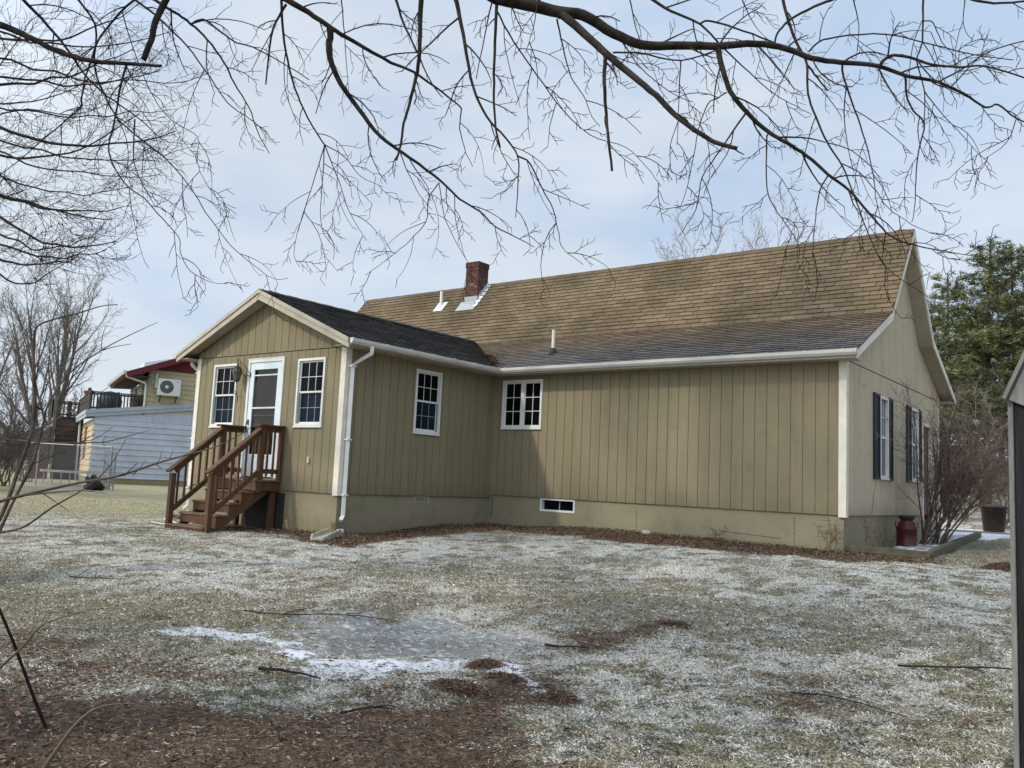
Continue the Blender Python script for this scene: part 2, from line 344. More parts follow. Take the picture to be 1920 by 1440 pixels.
SNOW = [[(4.64,-5.81),(4.76,-5.55),(5.06,-5.44),(5.42,-5.36),(5.63,-5.24),(5.72,-5.41),(5.48,-5.53),(5.35,-5.74),(4.97,-5.82)],
        [(5.58,-5.51),(5.74,-5.32),(6.16,-5.46),(6.48,-5.22),(6.68,-4.91),(6.91,-4.74),(7.12,-4.87),(7.0,-5.08),(6.85,-5.37),(6.84,-5.61),(6.63,-5.86),(6.2,-5.76)],
        [(7.16,-5.25),(7.24,-5.06),(7.4,-5.22),(7.28,-5.36)], [(7.03,-4.6),(7.19,-4.44),(7.81,-4.95),(8.19,-4.75),(8.26,-4.92),(8.03,-5.08),(7.68,-4.96),(7.34,-4.82)],
        [(7.3,9.4),(9.5,12.2),(8,13.6),(6.5,12.9)], [(5.5,14.5),(9,15.5),(9.5,17),(5,16.5)], [(-12.5,-2.5),(-9.5,-1.6),(-9,-2.6),(-12,-3.4)]]
ICE = [(5.2,-5.33),(5.02,-4.75),(5.35,-4.16),(6.03,-3.81),(6.67,-3.76),(7.18,-4.08),(7.24,-4.5),(6.93,-4.7),(6.48,-5.22),(6.16,-5.46),(5.68,-5.38)]
BROWN = [(4.6,-8.6),(5.72,-7.51),(6.33,-7.02),(6.45,-6.48),(7.23,-6.36),(7.51,-5.48),(7.42,-4.93),(7.84,-4.93),(8.2,-5.65),(8.93,-6.11),(10,-7.5),(9,-10.5),(4,-10.5)]
BROWN2 = [(7.1,-4.04),(7.09,-3.4),(7.17,-2.62),(7.57,-2.54),(7.71,-3.11),(7.52,-3.9)]
BROWN3 = [(4.2,-6.6),(5.3,-6.3),(6.3,-6.1),(6.6,-6.6),(5.8,-7.4),(4.4,-7.6)]
STRIP = [(-5,-.2),(-3,-.6),(-.95,-.8),(1.0,-1.35),(1.75,-1.2),(1.1,.56),(1.3,1.7),(1.6,2.4),(3.73,2.15),(5.75,2.0),(7.6,2.1),(8.3,2.9),(8.6,3.6),(8.4,4.4),(7.2,4.4),(7,4.3),(0,4.3),(0,0),(-5,0)]
def masks(x, y):
    d = np.hypot(x-11.3, y+9.9)
    snow = np.zeros(x.shape)
    for i, p in enumerate(SNOW): snow = np.maximum(snow, polymask(x, y, p, .16, .5, 20+i, 7.))
    ice = polymask(x, y, ICE, .45, 1.3, 31, 3.)
    br = np.maximum(polymask(x, y, BROWN, .7, 1.6, 41, 2.2), .75*polymask(x, y, BROWN2, .4, .7, 42, 4.))
    br = np.maximum(br, .55*polymask(x, y, BROWN3, .5, 1.2, 43, 2.5))
    br = np.maximum(br, .8*np.clip((fbm(x, y, 1.1, 51)-.66)*9, 0, 1)*np.clip((9-d)/4, 0, 1))
    moss = polymask(x, y, [(6.3,-6.35),(6.9,-5.95),(7.15,-6.2),(7.0,-6.6),(6.5,-6.8)], .3, .7, 44, 4.); br = br*(1-.8*moss)
    leaf = polymask(x, y, STRIP, .22, .55, 61, 3.)
    green = np.clip((fbm(x, y, .75, 71)-.50)*3.2, 0, 1)
    green = np.maximum(green, moss); yl = np.clip((d-16)/5, 0, 1)*np.clip((4-x)/4, 0, 1)
    fr = np.clip(.72+(fbm(x, y, .45, 81)-.5)*1.5+(fbm(x, y, 2.3, 82)-.5)*.9, .05, 1)
    fr = fr*(1-.75*np.clip((fbm(x, y, 5.5, 83, 3)-.56)*9, 0, 1))
    fr = fr*(1-.95*leaf)*(1-.72*br)*(1-.8*yl)
    fr *= .50+.50*np.clip((d-3.6)/3.2, 0, 1)
    left = np.clip((4.9-x)/1.5, 0, 1)*np.clip((-4.6-y)/1.5, 0, 1); fr *= 1-.6*left
    fr *= 1-.85*np.clip((x-6.5)/2, 0, 1)*np.clip((y-2.4)/2, 0, 1)
    return snow, ice, br, leaf, green, fr, yl
def axis(lo, hi, a, b, st):
    c = list(np.arange(a, b, st)); s = st; v = a
    while v > lo: s *= 1.16; v -= s; c.insert(0, v)
    s = st; v = c[-1]
    while v < hi: s *= 1.16; v += s; c.append(v)
    return np.array(c)
gx = axis(-700, 700, -6, 12.5, .065); gy = axis(-500, 900, -9.6, 5.2, .065)
X, Y = np.meshgrid(gx, gy); Zg = gz(X, Y); nx, ny = len(gx), len(gy)
me = bpy.data.meshes.new('ground'); co = np.stack([X, Y, Zg], -1).reshape(-1, 3).astype(np.float32)
me.vertices.add(len(co)); me.vertices.foreach_set('co', co.ravel())
i, j = np.meshgrid(np.arange(nx-1), np.arange(ny-1)); a = (j*nx+i).ravel(); q = np.stack([a, a+1, a+nx+1, a+nx], -1).astype(np.int32)
me.loops.add(q.size); me.loops.foreach_set('vertex_index', q.ravel()); me.polygons.add(len(q)); me.polygons.foreach_set('loop_start', np.arange(0, q.size, 4, dtype=np.int32))
me.update(calc_edges=True); me.polygons.foreach_set('use_smooth', [True]*len(q))
mk = masks(X.ravel(), Y.ravel())
co[:, 2] += (mk[0]*.010).astype(np.float32); me.vertices.foreach_set('co', co.ravel())
for nm, t in (('maska', (mk[0], mk[1], mk[2])), ('maskb', (mk[3], mk[4], mk[5]))):
    at_ = me.color_attributes.new(nm, 'FLOAT_COLOR', 'POINT'); c4 = np.ones((len(co), 4), np.float32)
    for k in range(3): c4[:, k] = t[k]
    at_.data.foreach_set('color', c4.ravel())
at_ = me.attributes.new('yl', 'FLOAT', 'POINT'); at_.data.foreach_set('value', mk[6].astype(np.float32))
m = NT('lawn_ground', .9, .2)
def sepc(nm):
    x = m.n('ShaderNodeSeparateColor'); m.l(m.attr(nm, 'Color'), x.inputs[0]); return x.outputs
A = sepc('maska'); B = sepc('maskb')
fine = m.noise(55, 5, None, .7); fine2 = m.noise(170, 3, None, .7); mid = m.noise(14, 5, None, .65); st = m.noise(38, 4, (1, 2.2, 1), .7)
straw = m.mix(m.ramp(fine, .35, .65), (.10, .085, .058), (.35, .31, .225))
grn = m.mix(m.ramp(fine2, .35, .65), (.08, .09, .045), (.25, .26, .15))
c = m.mix(m.math('MULTIPLY', B[1], .65), straw, grn)
c = m.mix(m.math('MULTIPLY', m.attr('yl'), .8), c, m.mix(m.ramp(mid, .3, .7), (.24, .21, .11), (.50, .45, .29)))
nb = m.mix(m.ramp(st, .35, .68), (.045, .032, .022), (.185, .125, .085)); c = m.mix(m.ramp(m.math('ADD', A[2], m.math('MULTIPLY', m.math('SUBTRACT', mid, .5), 1.2)), .35, .65), c, nb)
lf = m.mix(m.ramp(mid, .38, .62), (.045, .022, .012), (.19, .11, .065)); c = m.mix(B[0], c, lf)
ic = m.mix(m.ramp(mid, .3, .72), (.165, .16, .15), (.25, .245, .235)); stk = m.ramp(m.noise(15, 7, (.8, 1.5, 1), .72), .53, .60); ic = m.mix(m.math('MULTIPLY', stk, .55), ic, (.72, .72, .72))
c = m.mix(m.ramp(m.math('ADD', A[1], m.math('MULTIPLY', m.math('SUBTRACT', fine, .5), .9)), .35, .7), c, ic)
sn = m.math('SUBTRACT', m.math('ADD', m.math('MULTIPLY', fine, .6), m.math('MULTIPLY', fine2, .4)), m.math('MULTIPLY', B[2], .20))
thr = m.ramp(m.math('ADD', m.math('MULTIPLY', m.math('SUBTRACT', fine, .5), 1.), m.math('MULTIPLY', B[2], .30)), .16, .26)
thr = m.math('MULTIPLY', thr, m.ramp(A[1], 1.0, .25))
c = m.mix(m.math('MULTIPLY', thr, .85), c, (.68, .65, .585))
ssn = m.ramp(m.math('ADD', m.math('MULTIPLY', A[0], .74), m.math('ADD', m.math('MULTIPLY', m.math('SUBTRACT', fine, .5), 1.5), m.math('MULTIPLY', m.math('SUBTRACT', mid, .5), 1.4))), .44, .60); c = m.mix(ssn, c, (.78, .80, .84))
m.color(c); m.l(m.ramp(A[1], 1.2, -.15), m.b.inputs['Roughness'])
m.bump(m.math('MULTIPLY', m.math('ADD', m.math('MULTIPLY', fine, 1.), m.math('MULTIPLY', mid, .8)), m.ramp(A[1], 1.0, .3)), .03); me.materials.append(m.m)
ground = bpy.data.objects.new('ground', me); COL.objects.link(ground)
setp(ground, 'winter lawn with thin frost, dead grass, ice patch and brown needles', 'ground', kind='structure'); WP['ground'] = Vector()

# ------------------------------------------------------------------ the house
HL = 'olive tan one storey house with brown shingle roof and projecting entry wing'
house = thing('house', (0, 0, -.6), HL, 'house')
H = 2.44; WX = -4.43; MX = 7.13; MY = 4.1; BY = 10.7; LX = -7.4; RY = 7.4; RZ = 5.40
EX = (1, 0, 0); EY = (0, 1, 0)
def siding(name, O, d, n, s0, s1, zb, top, openings, mat, pitch=.2032, phase=0., breaks=(), jit=0, t=.012, parent=house, bk=True):
    mb = MB(); gr = []; s = s0+phase
    k = 0
    while s < s1-.02:
        if s > s0+.02: gr.append(s)
        s += pitch*(1+(jit*(((k*7919) % 11)/5.5-1))); k += 1
    edges = [s0]+gr+[s1]
    topf = top if callable(top) else (lambda q: top)
    def spans(a, b):
        m_ = (a+b)/2; sp = [(zb, None)]
        blk = sorted([(o[2], o[3]) for o in openings if o[0] < m_ < o[1]]); res = []; cur = zb
        for z0, z1 in blk:
            if z0 > cur+.003: res.append((cur, z0, False))
            cur = max(cur, z1)
        res.append((cur, 0, True)); return res
    def emit(a, b, t0, t1):
        if b-a < .003: return
        cuts = sorted(set([a, b]+[x for o in openings for x in o[:2] if a < x < b]+[x for x in breaks if a < x < b]))
        for p, q in zip(cuts[:-1], cuts[1:]):
            if q-p < .002: continue
            for z0, z1, last in spans(p, q):
                za, zb_ = (topf(p), topf(q)) if last else (z1, z1)
                if max(za, zb_) <= z0+.004: continue
                za = max(za, z0+.001); zb_ = max(zb_, z0+.001)
                Ov = Vector(O); D = Vector(d); Nn = Vector(n); Zz = Vector((0, 0, 1))
                pts = [Ov+D*p+Zz*z0, Ov+D*q+Zz*z0, Ov+D*q+Zz*zb_, Ov+D*p+Zz*za]
                mb.prism([x+Nn*t0 for x in pts], Nn*(t1-t0))
    for a, b in zip(edges[:-1], edges[1:]):
        emit(a+(.0055 if a > s0 else 0), b-(.0055 if b < s1 else 0), -t, 0)
    if bk: emit(s0, s1, -.10, -t-.0005)
    return mb.build(name, mat, parent)
nF = (0, -1, 0); nE = (1, 0, 0)
# wing roof geometry
WR = 3.60; WXR = -2.22; WS = .418
def wz(x): return WR - WS*abs(x-WXR)
def mz(y):
    y = min(y, 2*RY-y); return 2.535+.466*(y-3.73) if y < 5.80 else 3.50+(RZ-3.50)/(RY-5.80)*(y-5.80)
winF = [(-3.86, -3.09, 1.07, 2.29), (-1.27, -.52, 1.07, 2.285)]; doorF = (-2.74, -1.66, .12, 2.335)
O0 = (0, 0, 0)
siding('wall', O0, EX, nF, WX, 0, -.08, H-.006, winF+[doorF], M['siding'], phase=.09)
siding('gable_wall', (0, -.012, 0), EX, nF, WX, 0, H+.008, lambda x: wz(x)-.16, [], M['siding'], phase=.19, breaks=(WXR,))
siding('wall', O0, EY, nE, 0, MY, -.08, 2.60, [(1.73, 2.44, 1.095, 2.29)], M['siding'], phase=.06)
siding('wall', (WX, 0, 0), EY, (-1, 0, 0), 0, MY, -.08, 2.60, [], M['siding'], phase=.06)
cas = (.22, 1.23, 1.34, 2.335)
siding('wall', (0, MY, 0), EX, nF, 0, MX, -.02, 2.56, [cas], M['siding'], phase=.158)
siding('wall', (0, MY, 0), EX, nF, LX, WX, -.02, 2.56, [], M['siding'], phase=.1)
gw = [(6.03, 6.57, .63, 2.07), (8.26, 8.80, .65, 2.07)]; gd = (9.14, 9.98, -.12, 1.86)
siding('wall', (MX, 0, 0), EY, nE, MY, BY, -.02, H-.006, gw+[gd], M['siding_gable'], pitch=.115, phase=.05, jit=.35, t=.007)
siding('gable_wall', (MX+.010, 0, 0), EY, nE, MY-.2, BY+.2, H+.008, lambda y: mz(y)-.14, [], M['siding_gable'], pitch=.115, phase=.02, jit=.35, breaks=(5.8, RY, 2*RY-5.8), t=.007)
siding('wall', (0, BY, 0), EX, (0, 1, 0), LX, MX, -.02, 2.56, [(-5, -4, 1, 2.1), (2, 3, 1, 2.1)], M['siding'])
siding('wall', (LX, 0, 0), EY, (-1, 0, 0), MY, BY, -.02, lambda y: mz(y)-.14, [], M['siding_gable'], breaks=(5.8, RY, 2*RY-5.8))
# drip strips at the panel joints
b = MB(); b.fbox(O0, EX, nF, WX, 0, H-.012, H+.004, -.02, -.008); b.build('panel_joint', M['black'], house)
# foundation
b = MB()
def fnd(x0, y0, x1, y1, ztop, inset=.03):
    b.box(x0+inset, y0+inset, -1.3, x1-inset, y1-inset, ztop)
bw = (1.26, 2.075, -.285, .0)
b.box(WX+.03, .03, -1.3, -.03, MY+.02, -.085)
for x0, x1 in ((LX+.03, bw[0]), (bw[1], MX-.03)): b.box(x0, MY+.03, -1.3, x1, MY+.23, -.025)
b.box(bw[0], MY+.03, -1.3, bw[1], MY+.23, bw[2]); b.box(MX-.23, MY+.23, -1.3, MX-.03, BY-.03, -.025); b.box(LX+.03, BY-.23, -1.3, MX-.23, BY-.03, -.025); b.box(LX+.03, MY+.23, -1.3, LX+.23, BY-.23, -.025)
fo = b.build('foundation', M['concrete'], house)
for x in (3.42, 6.32):
    b = MB()
    for k in range(14): b.box(x+random.uniform(-.004, .004), MY+.027, -.10-k*.034-.02, x+.008, MY+.031, -.10-k*.034+.001)
    b.build('panel_joint', M['timber_dark'], fo)
b = MB(); b.beam((5.05, MY+.028, -.40), (6.1, MY+.028, -.45), .006, .004, (0, 1, 0)); b.build('crack', M['timber_dark'], fo)
b = MB(); b.beam((.05, MY+.028, -.06), (.035, MY+.028, -.5), .012, .006, (0, 1, 0)); b.build('crack', M['timber_dark'], fo)
b = MB(); b.box(-2.55, .012, -.80, -1.42, .029, -.13); b.build('landing_shade_panel', M['timber_dark'], house)  # flat dark panel standing in for the shade under the porch landing
# corner trims
def trim(x, y, dx, dy, z0, z1, wd=.09):
    b = MB(); t = .018
    b.box(min(x, x+dx*wd), min(y-t*(-dy if 0 else 1) if 0 else y, y), z0, 0, 0, 0) if 0 else None
    xa, xb = sorted((x+(-dx)*t*-1*0, x+dx*wd)); 
    return b
def corner(x, y, sx, sy, z0, z1, wd=.095, mat=None):
    "L shaped corner board; wall faces point to sx (x) and sy (y)"
    b = MB(); t = .02
    xa, xb = sorted((x+sx*t, x-sx*wd)); ya, yb = sorted((y+sy*t, y+sy*.001)); b.box(xa, ya, z0, xb, yb, z1)
    xa, xb = sorted((x+sx*t, x+sx*.001)); ya, yb = sorted((y, y-sy*wd)); b.box(xa, ya, z0, xb, yb, z1)
    return b.build('corner_trim', mat or M['whitetrim'], house)
corner(0, 0, 1, -1, -.11, 2.44, .11); corner(WX, 0, -1, -1, -.11, 2.44, .1); corner(MX, MY, 1, -1, -.05, 2.44, .1); corner(MX, BY, 1, 1, -.05, 2.5)

# windows
def frame_rect(b, O, d, n, a0, a1, z0, z1, wd, t0, t1, wb=None):
    wb = wb or wd
    b.fbox(O, d, n, a0, a0+wd, z0, z1, t0, t1); b.fbox(O, d, n, a1-wd, a1, z0, z1, t0, t1)
    b.fbox(O, d, n, a0+wd, a1-wd, z1-wd, z1, t0, t1); b.fbox(O, d, n, a0+wd, a1-wd, z0, z0+wb, t0, t1)
def window(O, d, n, a0, a1, z0, z1, low_screen=True):
    b = MB(); frame_rect(b, O, d, n, a0, a1, z0, z1, .045, -.06, .022); b.fbox(O, d, n, a0-.012, a1+.012, z0-.028, z0-.001, -.02, .035)
    win = b.build('window', M['white'], house, bevel=.003)
    zm = (z0+z1)/2
    for up in (1, 0):
        c0, c1 = (zm-.012, z1-.046) if up else (z0+.046, zm+.012); tt = -.028 if up else -.05
        s = MB(); frame_rect(s, O, d, n, a0+.046, a1-.046, c0, c1, .028, tt-.012, tt+.012, .032); sash = s.build('sash', M['white'], win)
        g = MB(); g.fbox(O, d, n, a0+.07, a1-.07, c0+.02, c1-.02, tt-.006, tt-.002); g.build('pane', M['glass'] if up or not low_screen else M['screen'], win)
        q = MB(); i0, i1, j0, j1 = a0+.075, a1-.075, c0+.03, c1-.03
        for k in (1, 2): x = i0+(i1-i0)*k/3; q.fbox(O, d, n, x-.0055, x+.0055, j0, j1, tt-.001, tt+.003)
        q.fbox(O, d, n, i0, i1, (j0+j1)/2-.0055, (j0+j1)/2+.0055, tt, tt+.004)
        q.build('muntin_grille', M['white'] if up or not low_screen else M['grille'], win)
    if low_screen:
        for c_ in (a0+.046, a1-.066): f = MB(); f.fbox(O, d, n, c_, c_+.02, z0+.046, zm, -.03, -.012); f.build('screen_frame', M['grille'], win)
    return win
for q in winF: window(O0, EX, nF, *q)
window(O0, EY, nE, 1.73, 2.44, 1.095, 2.29)
# casement
a0, a1, z0, z1 = cas; Om = (0, MY, 0)
b = MB(); frame_rect(b, Om, EX, nF, a0, a1, z0, z1, .05, -.06, .022); b.fbox(Om, EX, nF, a0-.01, a1+.01, z0-.02, z0-.001, -.02, .035); b.fbox(Om, EX, nF, (a0+a1)/2-.035, (a0+a1)/2+.035, z0+.05, z1-.05, -.05, .005)
win = b.build('window', M['white'], house, bevel=.003); win['label'] = 'twin casement window'
for h0, h1 in ((a0+.051, (a0+a1)/2-.036), ((a0+a1)/2+.036, a1-.051)):
    s = MB(); frame_rect(s, Om, EX, nF, h0, h1, z0+.051, z1-.051, .022, -.045, -.02); s.build('sash', M['white'], win)
    g = MB(); g.fbox(Om, EX, nF, h0+.018, h1-.018, z0+.07, z1-.07, -.04, -.036); g.build('pane', M['glass'], win)
    q = MB(); x = (h0+h1)/2; q.fbox(Om, EX, nF, x-.007, x+.007, z0+.073, z1-.073, -.035, -.031)
    for k in (1, 2): z = z0+.073+(z1-z0-.146)*k/3; q.fbox(Om, EX, nF, h0+.022, h1-.022, z-.007, z+.007, -.034, -.030)
    q.build('muntin_grille', M['white'], win)
# basement window
a0, a1, z0, z1 = bw; Ob = (0, MY+.03, 0)
b = MB(); frame_rect(b, Ob, EX, nF, a0, a1, z0, z1-.028, .035, -.14, .008, .04); bwin = b.build('basement_window', M['white'], house, bevel=.003)
g = MB(); g.fbox(Ob, EX, nF, a0+.035, a1-.035, z0+.04, z1-.06, -.10, -.096); g.build('pane', M['glass'], bwin)
q = MB(); q.fbox(Ob, EX, nF, (a0+a1)/2-.009, (a0+a1)/2+.009, z0+.04, z1-.06, -.095, -.08); q.build('mullion', M['grille'], bwin)
# end wall windows with shutters
Og = (MX, 0, 0)
for (a0, a1, z0, z1), (l0, l1, r0, r1) in zip(gw, ((5.64, 6.0, 6.60, 6.86), (7.90, 8.23, 8.83, 9.06))):
    b = MB(); frame_rect(b, Og, EY, nE, a0, a1, z0, z1, .045, -.06, .03); b.fbox(Og, EY, nE, a0-.01, a1+.01, z0-.03, z0-.001, -.02, .045)
    win = b.build('window', M['white'], house, bevel=.003); win['label'] = 'tall shuttered window'
    g = MB(); zm = (z0+z1)/2; g.fbox(Og, EY, nE, a0+.045, a1-.045, z0+.045, z1-.045, -.03, -.026); g.build('pane', M['glass_bright'], win)
    q = MB(); q.fbox(Og, EY, nE, a0+.045, a1-.045, zm-.018, zm+.018, -.025, -.005)
    for k in (1, 2): y = a0+(a1-a0)*k/3; q.fbox(Og, EY, nE, y-.006, y+.006, zm+.018, z1-.045, -.025, -.018)
    q.fbox(Og, EY, nE, a0+.045, a1-.045, (zm+z1)/2-.006, (zm+z1)/2+.006, -.024, -.017); q.build('muntin_grille', M['white'], win)
    for p0, p1 in ((l0, l1), (r0, r1)):
        s = MB(); frame_rect(s, Og, EY, nE, p0, p1, z0-.03, z1+.02, .04, .001, .035); s.fbox(Og, EY, nE, p0+.04, p1-.04, (z0+z1)/2-.03, (z0+z1)/2+.03, .001, .032)
        z = z0+.02
        while z < z1-.03:
            if abs(z+.012-(z0+z1)/2) > .045:
                s.add([Vector((MX+t, y, zz)) for y in (p0+.04, p1-.04) for t, zz in ((.002, z+.03), (.026, z), (.026, z+.006), (.004, z+.034))], [(0,1,2,3),(7,6,5,4),(0,4,5,1),(1,5,6,2),(2,6,7,3),(3,7,4,0)])
            z += .036
        s.build('shutter', M['shutter'], house)
# side door
a0, a1, z0, z1 = gd
b = MB(); b.fbox(Og, EY, nE, a0, a0+.07, z0, z1, -.06, .03); b.fbox(Og, EY, nE, a1-.07, a1, z0, z1, -.06, .03); b.fbox(Og, EY, nE, a0+.07, a1-.07, z1-.07, z1, -.06, .03)
sd = b.build('entrance_door_frame', M['whitetrim'], house)
b = MB(); b.fbox(Og, EY, nE, a0+.07, a1-.07, z0, z1-.07, -.06, -.03)
for zz in (.1, .85): frame_rect(b, Og, EY, nE, a0+.16, a1-.16, zz, zz+.65, .03, -.03, -.018)
sdo = b.build('entrance_door', simple('red_brown_door', (.10, .055, .04)), house)
b = MB(); b.lathe((MX+.0, a0+.14, .75), [(.0, -.02), (.025, -.015), (.025, .015), (0, .02)], 10); b.build('door_knob', M['bronze'], sdo)

# storm door
a0, a1, z0, z1 = doorF
b = MB(); b.fbox(O0, EX, nF, a0, a0+.06, z0, z1, -.09, .025); b.fbox(O0, EX, nF, a1-.06, a1, z0, z1, -.09, .025); b.fbox(O0, EX, nF, a0+.06, a1-.06, z1-.06, z1, -.09, .025); b.fbox(O0, EX, nF, a0-.01, a1+.01, z1+.001, z1+.02, -.02, .03)
b.build('door_frame', M['white'], house, bevel=.003)
d0, d1, e0, e1 = a0+.065, a1-.065, z0+.02, z1-.065; g0, g1 = d0+.125, d1-.125
b = MB(); b.fbox(O0, EX, nF, d0, g0, e0, e1, -.03, .008); b.fbox(O0, EX, nF, g1, d1, e0, e1, -.03, .008); b.fbox(O0, EX, nF, g0, g1, 2.14, e1, -.03, .008)
b.fbox(O0, EX, nF, g0, g1, e0, .55, -.03, .008)
frame_rect(b, O0, EX, nF, g0+.05, g1-.05, e0+.12, .53, .02, .008, .013)
door = b.build('storm_door', simple('pale_blue_white_door', (.60, .66, .70), .45, .05, 4), house, bevel=.002)
for zz_, t_, q_ in ((2.02, .025, -.002), (1.40, .03, .004), (1.27, .015, -.0125)): b = MB(); b.fbox(O0, EX, nF, g0, g1, zz_, zz_+t_, -.026, q_); b.build('glazing_bar', M['white'], door)
b = MB(); b.add([(g0, .012, .55), (g1, .012, .55), (g1, .012, 2.14), (g0, .012, 2.14)], [(0, 1, 2, 3)]); b.build('door_glass', M['clear'], door)
b = MB(); b.tube([(d0+.05, -.012, .96), (d0+.05, -.05, .98), (d0+.055, -.06, 1.06), (d0+.05, -.05, 1.14), (d0+.05, -.012, 1.16)], .011, 8); b.fbox(O0, EX, nF, d0+.03, d0+.07, 1.10, 1.20, .008, .02); b.build('handle', M['black'], door)
b = MB(); b.fbox(O0, EX, nF, d0, d1, e0, e1, -.085, -.06)
for x0, x1, y0, y1 in ((.12, .40, .3, .9), (.46, .74, .3, .9), (.12, .40, 1.05, 1.75), (.46, .74, 1.05, 1.75)): frame_rect(b, O0, EX, nF, d0+x0, d0+x1, y0, y1, .03, -.06, -.05)
b.build('inner_door', M['tan_door'], house)
b = MB(); b.fbox(O0, EX, nF, a0, a1, -.05, z0-.001, -.09, .03); b.build('threshold', M['siding'], house)
# wall lamp by the door
lx, ly = -2.87, -.17
b = MB(); b.tube([(lx+.17, -.003, 2.05), (lx+.17, -.02, 2.05)], .055, 12)
b.tube([(lx+.17, -.02, 2.05), (lx+.17, -.09, 2.0), (lx+.13, -.14, 2.06), (lx+.10, -.16, 2.2), (lx+.06, -.17, 2.31), (lx, ly, 2.34), (lx-.03, ly, 2.30), (lx, ly, 2.26), (lx, ly, 2.22)], .007, 6)
b.tube([(lx+.17, -.02, 2.08), (lx+.17, -.12, 2.2), (lx+.1, -.16, 2.28)], .006, 6)
b.lathe((lx, ly, 0), [(.004, 2.26), (.02, 2.25), (.012, 2.22), (.05, 2.19), (.085, 2.155), (.088, 2.145), (.06, 2.145)], 8)
b.lathe((lx, ly, 0), [(.055, 1.915), (.06, 1.925), (.05, 1.935), (.03, 1.93)], 8); b.lathe((lx, ly, 0), [(.003, 1.88), (.014, 1.895), (.02, 1.915)], 8)
for k in range(8):
    an = 2*math.pi*(k+.5)/8; b.tube([(lx+.085*math.cos(an), ly+.085*math.sin(an), 2.145), (lx+.093*math.cos(an), ly+.093*math.sin(an), 2.10), (lx+.055*math.cos(an), ly+.055*math.sin(an), 1.925)], .004, 4)
lamp = b.build('wall_lamp', M['bronze'], house)
b = MB(); b.lathe((lx, ly, 0), [(.05, 1.93), (.088, 2.10), (.08, 2.145)], 8); b.build('lamp_glass', M['lampglass'], lamp)
b = MB(); hx = -3.1; b.tube([(hx, -.0, 1.69), (hx+.02, -.08, 1.70), (hx+.10, -.13, 1.74), (hx+.2, -.14, 1.72), (hx+.25, -.13, 1.62), (hx+.255, -.13, 1.50)], .007, 6); b.build('plant_hook', M['black'], house)
b = MB(); b.fbox(O0, EX, nF, -.83, -.76, .42, .53, .001, .03); b.build('outlet_box', M['cream'], house, bevel=.004)
b = MB(); frame_rect(b, (-.03, 0, 0), EY, nE, 1.92, 2.30, -.205, -.095, .012, -.02, .012)
for k in range(1, 9): b.fbox((-.03, 0, 0), EY, nE, 1.92+k*.042, 1.935+k*.042, -.195, -.105, -.02, .008)
b.build('foundation_vent', M['cream'], house)
b = MB(); b.fbox((-.03, 0, 0), EY, nE, 1.935, 2.285, -.192, -.108, .0005, .0015); b.build('vent_opening', M['deck_dark'], house)

# ------------------------------------------------------------------ roofs
def shingles(name, O, e, s, n, length, slope, expo, tab, mat, keep=None, seed=1, parent=None):
    O = Vector(O); e = Vector(e).normalized(); s = Vector(s).normalized(); n = Vector(n).normalized(); rg = random.Random(seed)
    vs = []; rn = []; rows = int(round(slope/expo)); expo = slope/rows
    for r in range(rows):
        off = (0, .5, .18, .68)[r % 4]*tab + rg.uniform(-.01, .01); k = -1
        wob = rg.uniform(-.004, .004)
        while True:
            a = k*tab+off; bb = a+tab-.011; k += 1
            if a >= length: break
            a = max(a, 0); bb = min(bb, length)
            if bb-a < .02: continue
            if keep and not keep((a+bb)/2, (r+.5)*expo): continue
            s0 = r*expo+wob+rg.uniform(-.0025, .0025); s1 = (r+1)*expo+.012; h0 = .018+rg.uniform(0, .006); h1 = .003
            P = [O+e*x+s*y+n*z for x, y, z in ((a, s0, h0), (bb, s0, h0), (bb, s1, h1), (a, s1, h1), (a, s0, -.002), (bb, s0, -.002))]
            L_ = [P[0], P[1], P[2], P[3]], [P[4], P[5], P[1], P[0]]
            c = rg.random()
            for q, cc in zip(L_, (c, -1)): vs += q; rn += [cc]*4
    fb_ = MB(); fl = []
    for r in range(rows):
        x = 0
        while x < length:
            if not keep or keep(x+.25, (r+.5)*expo): fl += [O+e*x+s*(r*expo+.004)+n*.0012, O+e*min(x+.5, length)+s*(r*expo+.004)+n*.0012, O+e*min(x+.5, length)+s*((r+1)*expo+.004)+n*.0012, O+e*x+s*((r+1)*expo+.004)+n*.0012]
            x += .5
    qmesh('roof_felt', np.array([tuple(p) for p in fl]), 4, M['deck_dark'], parent, k=4)
    v = np.array([tuple(p) for p in vs], dtype=np.float32)
    o = qmesh(name, v, 4, mat, parent, k=4)
    at_ = o.data.attributes.new('rnd', 'FLOAT', 'POINT'); at_.data.foreach_set('value', np.array(rn, dtype=np.float32))
    return o
def slab(mb, pts, n, t): mb.prism([Vector(p)-Vector(n).normalized()*t for p in pts], Vector(n).normalized()*(t-.003))
